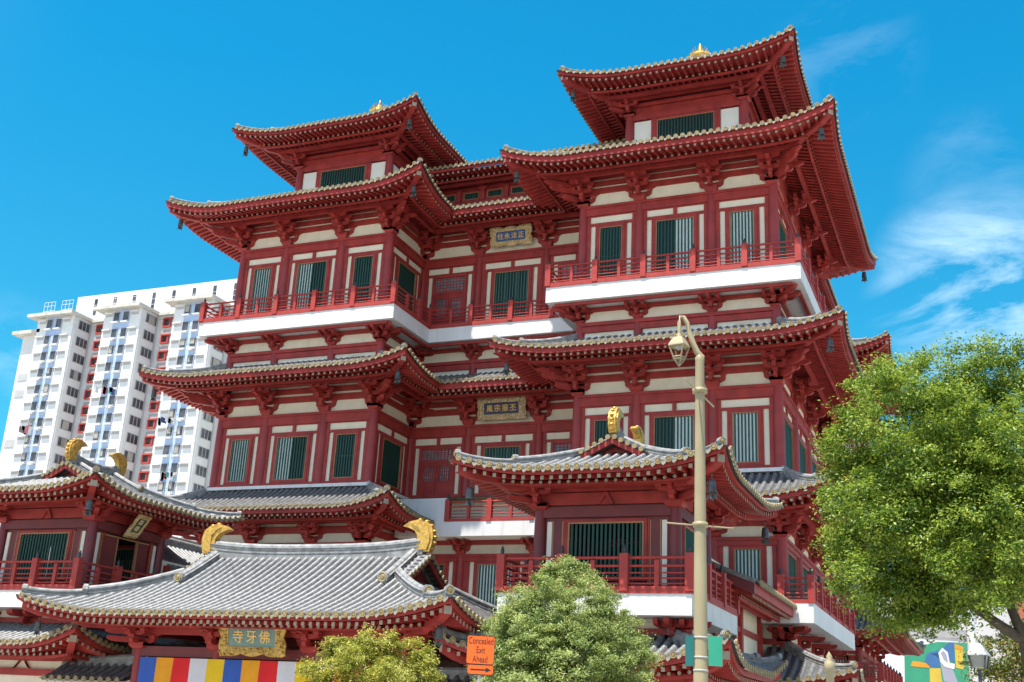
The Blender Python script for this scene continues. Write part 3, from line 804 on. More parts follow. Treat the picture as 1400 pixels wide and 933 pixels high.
    for q in mains:
        for e in (0, 1):
            u = vg+.28 if e == 0 else q.L-vg-.28
            ridge('descending_ridge', ro, [q.P(u, v, .03) for v in [vg-.55+(D-vg+.5)*i/8 for i in range(9)]], rw, rh*.8)
    q = mains[0]; a = q.P(vg-.1, D); b = q.P(q.L-vg+.1, D)
    pts = []
    for i in range(13):
        t = i/12; p = a.lerp(b, t); p.z += .22*abs(2*t-1)**3; pts.append(p)
    ridge('main_ridge', ro, pts, rw*1.1, rh*1.1, False)
    om = MB(); d = (b-a).normalized()
    chiwei(om, pts[0]+Vector((0, 0, -rh*.15)), -d, osc); om.build('ridge_ornament', ro, True)
    om = MB(); chiwei(om, pts[-1]+Vector((0, 0, -rh*.15)), d, osc); om.build('ridge_ornament', ro, True)
    return ro, S
def pavilion(sg):
    side = 'left' if sg < 0 else 'right'
    xc = sg*11.48; y0, y1 = -14.0, -10.0; hw = 2.24
    root = thing('corner_pavilion', (xc, -12, 0), 'red pavilion with gold ridge ornaments, standing %s of the gate %s' % (side, 'with its wooden hatch open' if sg < 0 else 'behind the tan street lamp'), 'pavilion', 'pavilions beside the gate')
    yc = (y0+y1)/2
    # upper room
    zb = 5.5
    fr = {'f': (Fr((xc, y0), (1, 0), (0, -1)), hw), 'r': (Fr((xc+hw, yc), (0, 1), (1, 0)), 2.0), 'b': (Fr((xc, y1), (-1, 0), (0, 1)), hw), 'l': (Fr((xc-hw, yc), (0, -1), (-1, 0)), 2.0)}
    w, tf = MB(), MB()
    for k, (f, h) in fr.items():
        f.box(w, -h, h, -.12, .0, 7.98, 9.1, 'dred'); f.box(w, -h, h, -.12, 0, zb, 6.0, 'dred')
        f.box(tf, -h, h, .01, .13, 8.02, 8.36, 'dred')
        f.box(tf, -h, h, .02, .12, 8.42, 8.8, 'red'); f.box(tf, -h, h, .02, .2, 8.84, 9.02, 'red'); f.box(tf, -h, h, .42, .6, 8.9, 9.1, 'red')
        for s in (-1, 1):
            q = sorted((s*(h-.18), s*1.35)); f.box(w, q[0], q[1], -.12, 0, 6.0, 7.98, 'dred')
            q = sorted((s*(h-.26), s*(h-.42))); f.box(tf, q[0], q[1], .01, .05, 5.9, 7.9, 'offw')
            q = sorted((s*(h-.46), s*1.42)); f.box(tf, q[0], q[1], .01, .04, 5.9, 7.9, 'dred')
            for e in (h-.46, 1.45): f.box(tf, s*e-.02, s*e+.02, .01, .055, 5.9, 7.92, 'tan')
            q = sorted((s*1.42, s*1.36)); f.box(tf, q[0], q[1], .01, .07, 5.9, 7.98, 'red')
        # struts under the eave
        f.prism if False else None
        f_ = f; tf.prism([(-.28, 8.42), (-.2, 8.42), (0, 8.7), (.2, 8.42), (.28, 8.42), (.06, 8.8), (-.06, 8.8)], .12, .2, lambda p, q, t: f_.p(p, t, q), 'red')
        # hatch opening bars
        if (sg < 0 and k == 'r'): continue
        o = window(root, f, 0, 6.15, 7.86, 2.5, 'bars')
    bm = None
    w.build('wall', root); tf.build('timber_frame', root)
    if sg < 0:   # open hatch on the gate-facing side: two red sliding panels leave a black opening
        f, h = fr['r']; hb = MB()
        f.box(hb, -1.3, -.55, -.1, .02, 6.0, 7.9, 'dred'); f.box(hb, .62, 1.3, -.1, .02, 6.0, 7.9, 'dred')
        for u in (-.55, .62): f.box(hb, u-.03, u+.03, -.05, .05, 6.0, 7.9, 'tan')
        f.box(hb, -1.3, 1.3, -.05, .05, 7.86, 7.92, 'tan'); hb.build('hatch', root)
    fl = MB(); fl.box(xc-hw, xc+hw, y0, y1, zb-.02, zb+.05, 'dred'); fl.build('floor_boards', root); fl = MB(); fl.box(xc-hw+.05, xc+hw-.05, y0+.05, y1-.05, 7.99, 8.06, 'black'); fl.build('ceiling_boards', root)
    for x, y, rz in ((xc-hw, y0, -math.pi/2), (xc+hw, y0, 0), (xc+hw, y1, math.pi/2), (xc-hw, y1, math.pi)):
        column(root, x, y, zb, 8.4, .2, 'dred2'); bracket(root, 'scor', x, y, 8.3, rz)
    # balcony
    ya, yb, xa, xb = -15.3, -8.9, xc-3.06, xc+3.06
    sl = MB(); sl.box(xa, xb, ya, yb, 4.88, 5.5, 'white'); sl.box(xa-.03, xb+.03, ya-.03, yb+.03, 5.5, 5.56, 'rail'); sl.build('balcony_slab', root)
    railing(root, Fr((xc, ya+.06), (1, 0), (0, -1)), -3.0, 3.0, 5.56, sp=1.0)
    railing(root, Fr((xb-.06, 0), (0, 1), (1, 0)), ya+.06, yb, 5.56, sp=1.0, endpost=(False, True))
    railing(root, Fr((xa+.06, 0), (0, 1), (-1, 0)), ya+.06, yb, 5.56, sp=1.0, endpost=(False, True))
    # lower room
    lw = MB(); lw.box(xc-hw, xc+hw, y0, y1, 0, 4.88, 'cream'); lw.build('wall', root)
    tf = MB()
    for k, (f, h) in fr.items():
        f.box(tf, -h, h, .01, .14, 4.42, 4.6, 'red'); f.box(tf, -h, h, .01, .14, 2.5, 2.75, 'red')
        tf.prism([(-.5, 2.75), (-.42, 2.75), (-.2, 2.9), (0, 3.15), (.2, 2.9), (.42, 2.75), (.5, 2.75), (.3, 2.8), (0, 3.3), (-.3, 2.8)], .02, .1, lambda p, q, t: f.p(p, t, q), 'red')
    tf.build('timber_frame', root)
    for x in (-hw, hw): column(root, xc+x, y0, 0, 4.7, .2); column(root, xc+x, y1, 0, 4.7, .2)
    for x, y, rz in ((xc-hw, y0, -math.pi/2), (xc+hw, y0, 0)): bracket(root, 'balc', x, y, 4.22, rz)
    bracket(root, 'bal', xc, y0, 4.22, 0)
    OH = 2.2; ze, zt = 3.55, 4.38
    xx0, xx1, yy0, yy1 = xc-hw-OH, xc+hw+OH-.2, y0-OH, y1+OH
    s = []
    for O, U, V, L in (((xx0, yy0), (1, 0), (0, 1), xx1-xx0), ((xx1, yy0), (0, 1), (-1, 0), yy1-yy0), ((xx0, yy1), (0, -1), (1, 0), yy1-yy0)):
        s.append(Side(O, U, V, L, OH, ze, zt, c=.3, lift=.62, Lc=2.8, flare=.15))
    make_roof('skirt_roof', root, s, [(0, True), (0, False), (1, False)], OH, pitch=.3, raf=.3, step=.34, sl=.12, bh=.18)
    hip_gable_roof('roof', root, xc-4.17, xc+4.17, -16.4, -7.6, 9.1, 10.72, 3.08, 'y', 2.3, .46, 2.9, rh=.34, rw=.26, osc=.82, sl=.2, bh=.13)
M['dred2'] = mat('dark_maroon_column', (.17, .02, .026), .45, .15, 2)
def _bars():   # see-through barred opening
    pass
_old_window = window
def window(parent, fr, u, z0, z1, w, style):
    if style != 'bars': return _old_window(parent, fr, u, z0, z1, w, style)
    key = (round(w, 2), round(z1-z0, 2), style); h = z1-z0; pos = fr.p(u, 0, z0)
    if key in WIN: return copy_tree(WIN[key], parent, pos, fr.rz)
    f = MB(); e = .05
    for a, b, c, d in ((-w/2-.1, -w/2, -.12, h+.1), (w/2, w/2+.1, -.12, h+.1)): f.box(a, b, -.09, .1, c, d, 'red')
    for c, d in ((-.12, 0), (h, h+.1)): f.box(-w/2, w/2, -.09, .1, c, d, 'red')
    for a, b, c, d in ((-w/2, -w/2+e, 0, h), (w/2-e, w/2, 0, h)): f.box(a, b, -.11, -.02, c, d, 'tan')
    f.box(-w/2+e, w/2-e, -.11, -.02, h-e, h, 'tan')
    o = link('window', f.mesh('window'), parent, False, pos, fr.rz); bm = MB(); n = 17
    for k in range(n):
        x = -w/2+e+(w-2*e)*(k+.5)/n; bm.box(x-.035, x+.035, -.06, .0, 0, h-e, 'bar')
    bm.build('window_bars', o, True); WIN[key] = o; return o
pavilion(-1); pavilion(1)

# corridors joining the pavilions to the hall
def corridor(sg):
    xc = sg*11.48; root = thing('roofed_corridor', (xc, -5, 0), 'low roofed corridor joining the %s pavilion to the hall' % ('right' if sg > 0 else 'left'), 'corridor', 'corridors behind the pavilions')
    mb = MB(); mb.box(xc-2.3, xc+2.3, -9.9, -.1, 0, 7.4, 'cream'); mb.build('wall', root)
    tf = MB(); f = Fr((xc+2.3, 0), (0, 1), (1, 0))
    f.box(tf, -9.6, -.2, .01, .12, 6.55, 6.8, 'red'); f.box(tf, -9.6, -.2, .01, .12, 5.3, 5.5, 'red')
    for u in (-9.5, -5.0, -1.2): f.box(tf, u-.16, u+.16, .01, .16, 0, 7.2, 'red')
    tf.build('timber_frame', root)
    window(root, f, -7.2, 3.0, 5.2, 2.6, 'plain')
    s = []
    for e in (1, -1):
        O = (xc+e*3.75, -9.3 if e > 0 else -.6); U = (0, e); V = (-e, 0)
        s.append(Side(O, U, V, 8.7 if e > 0 else 8.7, 3.75, 6.62, 8.5, c=.3, lt='cut', rt='cut'))
    ro = make_roof('roof', root, s, [], 1.45, pitch=.3, raf=.26, sl=.33)
    bb = MB()
    for S in s:
        u = 0 if S is s[0] else S.L
        pp = [S.P(u, v) for v in [3.75*i/8 for i in range(9)]]; a = Vector((0, -1, 0))
        bb.loft([[p+Vector((0, 0, -.03)), p+Vector((0, 0, -.42)), p+a*.1+Vector((0, 0, -.42)), p+a*.1+Vector((0, 0, -.03))] for p in pp], 'dred', True)
        bb.loft([[p+a*.14+Vector((0, 0, .1)), p+a*.14+Vector((0, 0, -.06)), p-a*.3+Vector((0, 0, -.0)), p-a*.3+Vector((0, 0, .1))] for p in pp], 'tile', True)
    bb.build('barge_board', ro, True)
    ridge('main_ridge', ro, [(xc, -9.35, 8.5), (xc, -.6, 8.5)], .28, .35, False)
corridor(1); corridor(-1)

# ================================================================== gate
gate = thing('temple_gate', (0, -12.8, 0), 'low entrance gate with broad grey tiled roof and two gold ridge ornaments', 'gate')
gx, gy0, gy1 = 5.15, -15.1, -10.5
for x in (-gx, -1.85, 1.85, gx):
    for y in (gy0, gy1):
        column(gate, x, y, 0, 3.62, .21); 
    bracket(gate, 'scor' if abs(x) > 5 else 'sbrk', x, gy0, 3.55, -math.pi/2 if x < -5 else 0)
tf = MB()
for y in (gy0, gy1):
    tf.box(-gx-.25, gx+.25, y-.14, y+.14, 3.28, 3.62, 'dred'); tf.box(-gx, gx, y-.08, y+.08, 4.02, 4.3, 'red')
    tf.box(-gx-.6, gx+.6, y-1.0 if y == gy0 else y+.85, y-.85 if y == gy0 else y+1.0, 4.2, 4.4, 'red')
for x in (-gx, gx):
    tf.box(x-.14, x+.14, gy0+.14, gy1-.14, 3.3, 3.6, 'dred'); tf.box(x-.08, x+.08, gy0+.1, gy1-.1, 4.02, 4.3, 'red')
tf.build('timber_frame', gate)
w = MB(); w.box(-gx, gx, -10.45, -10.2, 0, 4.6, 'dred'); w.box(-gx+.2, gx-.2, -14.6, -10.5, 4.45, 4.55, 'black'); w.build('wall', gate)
gw = 8.0
hip_gable_roof('roof', gate, -gw, gw, -17.95, -7.65, 4.5, 7.0, 3.6, 'x', 2.85, .55, 3.6, pitch=.305, raf=.27, rh=.42, rw=.32, osc=1.0, sl=.14, bh=.14)

# coping walls beside the gate
def coping(x0, x1, y, zr, label):
    root = thing('boundary_wall', ((x0+x1)/2, y, 0), label, 'wall', 'boundary walls beside the gate')
    w = MB(); w.box(x0, x1, y-.25, y+.25, 0, zr-.35, 'cream'); w.build('wall_face', root)
    s = [Side((x0, y-1.1), (1, 0), (0, 1), x1-x0, 1.1, zr-.62, zr, lt='cut', rt='cut'), Side((x1, y+1.1), (-1, 0), (0, -1), x1-x0, 1.1, zr-.62, zr, lt='cut', rt='cut')]
    ro = make_roof('coping', root, s, [], .8, pitch=.36, under=False)
    ridge('main_ridge', ro, [(x0, y, zr-.05), ((x0+x1)/2, y, zr-.03), (x1, y, zr+.12)], .3, .3, False)
coping(-9.3, -5.4, -14.2, 3.02, 'tiled boundary wall at the left side of the gate')
coping(5.4, 9.2, -14.2, 3.02, 'tiled boundary wall behind the orange sign')

# low gallery far left behind the left pavilion
gal = thing('side_gallery', (-24, 2, 0), 'low pale building glimpsed between left pavilion and gate roof', 'building')
mb = MB(); mb.box(-34, -16.2, -1.0, 12, 0, 10.0, 'offw')
for k in range(9): mb.box(-33+k*2, -32.8+k*2, -1.08, -1.0, 8.6, 10.0, 'white')
mb.box(-34, -16.1, -1.2, -1.0, 10.0, 10.2, 'white'); mb.build('wall', gal)
mb = MB()
S = Side((-34, -3.6), (1, 0), (0, 1), 17.6, 2.6, 7.2, 8.5, lt='cut', rt='cut'); t2, u2 = MB(), MB(); tile_side(S, t2, t2, u2, 1.2)
r_ = t2.build('roof', gal); u2.build('rafter_eave', r_, True)

# ================================================================== wind bells
def bell_mesh():
    mb = MB(); mb.tube([(0, 0, 0), (0, 0, -.18)], .015, 'bronze', 5)
    mb.lathe([(.05, -.18), (.1, -.2), (.12, -.3), (.13, -.5), (.16, -.56), (.15, -.565), (.1, -.5)], (0, 0, 0), 'bronze', 10)
    mb.tube([(0, 0, -.4), (0, 0, -.66)], .012, 'bronze', 5)
    for k in range(2):
        a = k*math.pi/2; q = Vector((math.cos(a), math.sin(a), 0))*.13
        mb.prism([(-1, 0), (1, 0), (1.3, -.16), (.5, -.1), (0, -.18), (-.5, -.1), (-1.3, -.16)], -.01, .01, lambda p, z, t: Vector((0, 0, -.62+z))+q*p+Vector((-q.y, q.x, 0)).normalized()*t, 'bronze')
    return mb.mesh('wind_bell')
BELL = bell_mesh()
def bell(x, y, z, label, s=1.0):
    o = bpy.data.objects.new('wind_bell', BELL); COL.objects.link(o); o.location = (x, y, z); o.scale = (s, s, s)
    tag(o, label, 'bell', 'wind bells under the eave tips')
BX = XC+HW+OH3; bi = .45
for sg, nm in ((-1, 'left'), (1, 'right')):
    for tip, sx in (('outer', sg), ('inner', -sg)):
        x = sg*XC+sx*(HW+OH3-bi)
        bell(x, -OH3+bi, 27.35, 'dark wind bell under the %s front tip of the %s tower, main upper roof' % (tip, nm))
        bell(x, -OH3+bi, 17.55, 'dark wind bell under the %s front tip of the %s tower, middle roof' % (tip, nm))
        bell(sg*XC+sx*(5.75-bi), -.75+bi, 32.75, 'dark wind bell under the %s front tip of the %s turret, topmost roof' % (tip, nm))
bell(BX-bi, WD+OH3-bi, 27.35, 'dark wind bell at the rear right tip of the right tower')
for sg, nm in ((-1, 'left'), (1, 'right')):
    xc = sg*11.48
    bell(xc+4.25-.4, -16.5+.4, 8.85, 'grey wind bell under the right front tip of the %s pavilion' % nm)
    bell(xc-4.25+.4, -16.5+.4, 8.85, 'grey wind bell under the left front tip of the %s pavilion' % nm)
bell(11.48+3.9, -8.0, 8.85, 'dark wind bell at the rear tip of the right pavilion')
bell(-gw+.4, -17.95+.4, 4.35, 'grey wind bell under the left tip of the gate roof', .8); bell(gw-.4, -17.95+.4, 4.4, 'grey wind bell under the right tip of the gate roof', .9)

# ================================================================== plaques
def text_mesh(body, size, thick=.02, bold=0.0):
    c = bpy.data.curves.new('lettering', 'FONT'); c.body = body; c.size = size; c.align_x = 'CENTER'; c.align_y = 'CENTER'; c.extrude = thick; c.offset = bold
    o = bpy.data.objects.new('lettering', c); COL.objects.link(o); bpy.context.view_layer.update()
    dg = bpy.context.evaluated_depsgraph_get(); me = bpy.data.meshes.new_from_object(o.evaluated_get(dg))
    bpy.data.objects.remove(o); return me
def plaque(label, pos, w, h, tilt, rz, board, body, spacing, tsize, frame_c, letter_c, scal=.12, vert=False):
    root = thing('plaque', pos, label, 'plaque', 'name plaques hung under the eaves'); root.rotation_euler = (R(tilt), 0, rz)
    # scalloped frame outline
    def outl(a, b, amp):
        pts = []; nx, ny = 3, 2
        for s in range(4):
            n = nx if s % 2 == 0 else ny
            for i in range(n*8):
                t = i/(n*8); bump = amp*(abs(math.sin(math.pi*t*n))-.35)
                if t < .10 or t > .90: bump += amp*1.1*(1-min(t, 1-t)/.10)
                if s == 0: p = (-a+2*a*t, -b-bump)
                elif s == 1: p = (a+bump, -b+2*b*t)
                elif s == 2: p = (a-2*a*t, b+bump)
                else: p = (-a-bump, b-2*b*t)
                pts.append(p)
        return pts
    f = MB(); o = outl(w/2, h/2, scal); i = outl(w/2*.73, h/2*.54, 0)
    n = len(o); rings = []
    mid = [((p[0]*.55+q[0]*.45), (p[1]*.55+q[1]*.45)) for p, q in zip(o, i)]
    for pl, y in ((o, .03), (o, -.03), (mid, -.10), (i, -.05), (i, .03)): rings.append([(x, y, z) for x, z in pl])
    f.loft(rings, frame_c, False, False)
    rr = random.Random(3)   # carved lumps
    for k in range(90):
        j = rr.randrange(n); t = rr.uniform(.15, .9); x = o[j][0]*t+i[j][0]*(1-t); z = o[j][1]*t+i[j][1]*(1-t); s = rr.uniform(.022, .05)*w/2.4
        f.loft([[(x+math.cos(a*math.pi/3)*s*q, y, z+math.sin(a*math.pi/3)*s*q) for a in range(6)] for q, y in ((1, -.05), (.9, -.10), (.4, -.13))], frame_c, True)
    f.build('frame', root, True)
    bmb = MB(); bmb.box(-w/2*.75, w/2*.75, -.03, .02, -h/2*.56, h/2*.56, board); bmb.build('board', root, True)
    n = len(body)
    for k, ch in enumerate(body):
        me = text_mesh(ch, tsize, .012, .006*tsize); me.materials.clear(); me.materials.append(letter_c)
        q = bpy.data.objects.new('letter', me); COL.objects.link(q); q.parent = root
        q.location = (0, -.045, -(k-(n-1)/2)*spacing) if vert else ((k-(n-1)/2)*spacing, -.045, -.02); q.rotation_euler = (R(90), 0, 0)
    return root
M['teal'] = mat('teal_board', (.15, .27, .25), .5, .15, 6); M['blueb'] = mat('blue_board', (.02, .09, .27), .45, .2, 6); M['navy'] = mat('navy_board', (.02, .03, .09), .45, .2, 6)
M['oldgold'] = mat('aged_gilt_carving', (.62, .46, .22), .5, .4, 12, .4, 30); M['goldfr'] = mat('gilt_carving', (.52, .34, .08), .4, .45, 14, .5, 30, metal=.3)
M['mixgold'] = mat('painted_gilt_carving', (.58, .44, .25), .5, .5, 10, .4, 30); M['lett'] = mat('gilt_letter', (.85, .55, .16), .4, .1, 5); M['letr'] = mat('pale_gilt_letter', (.85, .66, .4), .4, .1, 5)
M['dgreen'] = mat('dark_green_board', (.02, .06, .03), .4, .2, 5)
plaque('teal plaque with three gold characters over the gate banner', (.02, -15.95, 3.95), 2.5, 1.14, 10, 0, 'teal', '寺牙佛', .52, .44, 'goldfr', M['lett'], .085)
plaque('blue plaque with four gold characters in a scalloped pale gold frame, under the upper eave', (0, P-.5, 26.72), 2.35, 1.0, 12, 0, 'blueb', '住永法正', .40, .36, 'oldgold', M['lett'], .10)
plaque('navy plaque with four gilt characters in a multicoloured carved frame, under the middle eave', (0, P-.5, 17.05), 2.65, 1.12, 10, 0, 'navy', '風宗振丕', .43, .38, 'mixgold', M['lett'], .05)
plaque('upright dark green plaque leaning out under the left pavilion eave', (-8.62, -12.2, 8.42), .66, 1.18, 38, math.pi/2, 'dgreen', '鼓樓', .30, .26, 'oldgold', M['letr'], .03, True)

# ================================================================== banner
BC = [mat('flag_blue', (.03, .10, .42), .8, .1, 2), mat('flag_orange', (.78, .33, .01), .8, .1, 2), mat('flag_red', (.70, .012, .016), .8, .1, 2), mat('flag_white', (.62, .62, .66), .8, .06, 2), mat('flag_yellow', (.75, .50, .01), .8, .1, 2)]
ban = MB(); x0 = -4.93; sw = .705; nz = 10; nxs = 8; ys = gy0-.22
def by(x, t): return ys-.05*math.sin(x*5.3+1)*t-.03*math.sin(x*13+2*t)*t-.02*math.sin(t*9+x*4)*t
for k in range(14):
    g = []
    for j in range(nz+1):
        t = j/nz; z = 3.24-2.1*t
        g.append([(x0+sw*(k+i/nxs), by(x0+sw*(k+i/nxs), t), z-.03*math.sin(math.pi*i/nxs)*(t > .9)) for i in range(nxs+1)])
    for j in range(nz):
        ban.add(g[j]+g[j+1], [(i, i+1, nxs+2+i, nxs+1+i) for i in range(nxs)], BC[k % 5], True)
o = ban.build('flag_banner'); tag(o, 'long cloth banner of blue, orange, red, white and yellow stripes across the gate', 'banner')

# ================================================================== apartment block
M['hwhite'] = mat('white_render', (.70, .70, .69), .8, .05, .5, .05, 5, streak=.3); M['hblue'] = mat('pale_blue_render', (.38, .50, .72), .8, .08, .5, streak=.35)
M['hred'] = mat('red_window_surround', (.46, .07, .055), .6, .1, 1); M['hgrey'] = mat('grey_spandrel', (.42, .42, .42), .8, .1, 1); M['hwin'] = mat('dark_window', (.07, .078, .09), .25, .6, .8)
M['hslab'] = mat('stained_slab', (.55, .53, .47), .9, .2, 1.2, streak=.6)
apt = thing('apartment_block', (-105, 100, 0), 'tall white apartment block with pale blue strips and red window surrounds', 'apartment block')
FH, top = 2.9, 63.7
wl = MB()
bays = [(-125.2, -117.3), (-110.7, -103.1), (-96.3, -88.7), (-82, -74.4), (-67.6, -60)]; Y0, Yr = 90.0, 94.5
wl.box(-121.5, -60, Yr-.3, 110, 63.2, 68.9, 'hwhite'); wl.box(-129.2, -60, Yr, Yr+8, 0, 63.4, 'hwhite')
for a, b in bays: wl.box(a, b, Y0, Yr+1, 0, top, 'hwhite')
wl.box(-129.2, -124, Y0+1.2, Yr+2, 0, 61.3, 'hwhite')
for a, b in bays:
    c = (a+b)/2; wl.box(c-1.75, c+1.55, Y0-.06, Y0, 0, top-.1, 'hblue')
    wl.box(b-.02, b+.12, Y0+.3, Y0+.55, 0, top-.2, 'hwhite'); wl.box(b, b+.1, Yr-.6, Yr-.4, 0, top-.2, 'hgrey')
wl.build('wall', apt)
rf = MB()
for a, b in bays: rf.box(a-1.4, b+.5, Y0-1.3, Yr-.31, top, top+.55, 'hslab')
rf.box(-130.7, -124.5, Y0, Yr+2, 61.3, 61.9, 'hslab'); rf.box(-121, -60, Yr-.9, Yr-.31, top-.1, top+.35, 'hslab')
rf.build('roof_slab', apt)
for a, b in bays[:2]:   # roof access rails
    rl = MB()
    for x0_ in (a+1.4, b-2.6):
        for z in (1.0, 1.9, 2.6): rl.tube([(x0_, Y0-.6, top+z), (x0_+2.4, Y0-.6, top+z)], .035, 'hwhite', 4)
        for k in range(4): rl.tube([(x0_+.8*k, Y0-.6, top+.5), (x0_+.8*k, Y0-.6, top+2.6)], .035, 'hwhite', 4)
    rl.build('roof_rail', apt)
for k in range(14):
    mb = MB(); x = -117.5+k*4.15; mb.box(x, x+.62, Yr-.38, Yr-.28, 65.2, 68.1, 'hwin')
    for z in (65.9, 66.9): mb.box(x, x+.62, Yr-.42, Yr-.3, z, z+.12, 'hgrey')
    mb.build('vent_window', apt)
def awin(w, h, frame, face, kind):
    key = ('aw', w, h, kind)
    if key in WIN: return WIN[key]
    f = MB(); t = .09
    if kind == 'red':
        t = .24
        for a, b, c, d in ((-w/2-t, -w/2, -t, h+t), (w/2, w/2+t, -t, h+t)): f.box(a, b, -.35, 0, c, d, frame)
        f.box(-w/2, w/2, -.35, 0, -t, 0, frame); f.box(-w/2-.1, w/2+t+.5, -.5, 0, h, h+t, frame)
    else:
        for a, b, c, d in ((-w/2-t, -w/2, -t, h+t), (w/2, w/2+t, -t, h+t)): f.box(a, b, -.1, 0, c, d, frame)
        f.box(-w/2, w/2, -.1, 0, -t, 0, frame); f.box(-w/2, w/2, -.1, 0, h, h+t, frame)
        if kind == 'wide':
            for x in (-w/6, w/6): f.box(x-.05, x+.05, -.09, 0, 0, h, frame)
        elif kind == 'blue': f.box(-w/2-.1, w/2+.1, -.55, 0, -.45, -.28, 'hwhite')
    g = MB(); g.box(-w/2, w/2, -.04, -.0, 0, h, 'hwin')
    WIN[key] = (f.mesh('window'), g.mesh('window_pane')); return WIN[key]
def put_win(name, kind, w, h, x, y, z, rz, frame='hgrey'):
    a, b = awin(w, h, frame, None, kind)
    o = link(name, a, apt, False, (x, y, z), rz); p = link('window_pane', b, o, True)
    return o
lr = random.Random(5)
extra = MB()
M['curt'] = mat('curtain_cloth', (.35, .33, .29), .9, .3, .6)
M['acu'] = mat('air_conditioner_case', (.55, .55, .52), .6, .1, 2)
for i, (a, b) in enumerate(bays):
    if i > 3: continue
    c = (a+b)/2
    for k in range(22):
        zf = top-FH*(k+1)
        vis = k < 11
        for dx in (-1.0, .95):
            if vis and i < 3: put_win('window', 'blue', 1.15, 1.45, c+dx-.1, Y0-.07, zf+1.0, 0)
            else: extra.box(c+dx-.65, c+dx+.45, Y0-.12, Y0-.05, zf+1.0, zf+2.4, 'hwin')
        for dx in (-1.0, .95):
            if lr.random() < .35: extra.box(c+dx-.62, c+dx-.62+lr.uniform(.3, .9), Y0-.125, Y0-.112, zf+1.05+lr.uniform(0, .5), zf+2.4, 'curt')
            if lr.random() < .3: extra.box(c+dx-.5, c+dx+.25, Y0-.65, Y0-.1, zf+.28, zf+.85, 'acu')
        if lr.random() < .4: extra.box(b+.04, b+.075, (Y0+Yr)/2+lr.uniform(-.8, .2), (Y0+Yr)/2+lr.uniform(.6, 1.4), zf+1.0, zf+2.35, 'curt')
        extra.box(c-.35, c+.25, Y0-.1, Y0-.04, zf+1.55, zf+2.3, 'hblue')
        for dx in (-2.75, 2.55):
            extra.box(c+dx-.75, c+dx+.7, Y0-.05, Y0, zf+1.85, zf+2.3, 'hgrey'); extra.box(c+dx-.85, c+dx+.8, Y0-.45, Y0, zf+2.3, zf+2.42, 'hwhite')
        if vis and i < 3: put_win('window', 'wide', 2.5, 1.45, b, (Y0+Yr)/2+.3, zf+.95, math.pi/2)
        if i < 2 and vis: put_win('red_window', 'red', 1.1, 1.15, b+1.9, Yr-.02, zf+1.05, 0, 'hred')
        extra.box(b+.95, b+2.7, Yr-.06, Yr, zf-.5, zf+.4, 'hgrey')
    if i == 0:
        for k in (3, 4, 7): extra.box(-128.6, -125.9, Y0+1.1, Y0+1.2, top-FH*(k+1)+1.0, top-FH*(k+1)+2.3, 'hgrey')
o = extra.build('window_ledge', apt); o['kind'] = 'stuff'
# laundry on poles
LC = [mat('cloth_pink', (.6, .2, .22), .9), mat('cloth_white', (.7, .7, .7), .9), mat('cloth_navy', (.06, .08, .2), .9), mat('cloth_teal', (.1, .35, .35), .9)]
for n_, (bx, k, w_) in enumerate((((-110.7-103.1)/2, 4, 'middle bay, fifth floor down'), ((-125.2-117.3)/2-1, 6, 'left bay, seventh floor down'), ((-96.3-88.7)/2-1, 6, 'right bay above the tile eaves'), ((-96.3-88.7)/2+.6, 9, 'right bay close to the red tower column'))):
    z = top-FH*(k+1)+.6; mb = MB()
    for q in range(4): mb.tube([(bx-1.2+q*.8, Y0, z), (bx-1.2+q*.8, Y0-2.2, z+.15)], .04, 'hgrey', 4)
    for q in range(9):
        x = bx-1.2+lr.randrange(4)*.8; y = Y0-.5-lr.random()*1.5; L_ = .6+lr.random()*.7
        mb.box(x-.03, x+.03, y-.35, y+.3, z-L_, z+.08, LC[lr.randrange(4)])
    o = mb.build('laundry_pole'); tag(o, 'washing on poles, apartment block %s' % w_, 'laundry', 'laundry on the apartment block')

# ================================================================== camera
CAM = Vector((22.6144, -48.3347, 1.6)); F_PX = 1556.54; Wp, Hp = 1400, 933
yaw, pit, rol = .405, .3259, .0527
fwd = Vector((-math.sin(yaw)*math.cos(pit), math.cos(yaw)*math.cos(pit), math.sin(pit))); rt = Vector((math.cos(yaw), math.sin(yaw), 0)); up = rt.cross(fwd)
rt2 = rt*math.cos(rol)+up*math.sin(rol); up2 = up*math.cos(rol)-rt*math.sin(rol)
camd = bpy.data.cameras.new('camera'); cam = bpy.data.objects.new('camera', camd); COL.objects.link(cam)
cam.matrix_world = Matrix(((rt2.x, up2.x, -fwd.x, CAM.x), (rt2.y, up2.y, -fwd.y, CAM.y), (rt2.z, up2.z, -fwd.z, CAM.z), (0, 0, 0, 1)))
camd.sensor_width = 36; camd.lens = 36*F_PX/Wp; camd.clip_end = 3000; camd.clip_start = .1
scn.camera = cam
def at(px, py, d):   # world point at horizontal distance d along the ray of a photograph pixel
    v = fwd*F_PX+rt2*(px-Wp/2)+up2*(Hp/2-py); return CAM+v*(d/math.hypot(v.x, v.y))

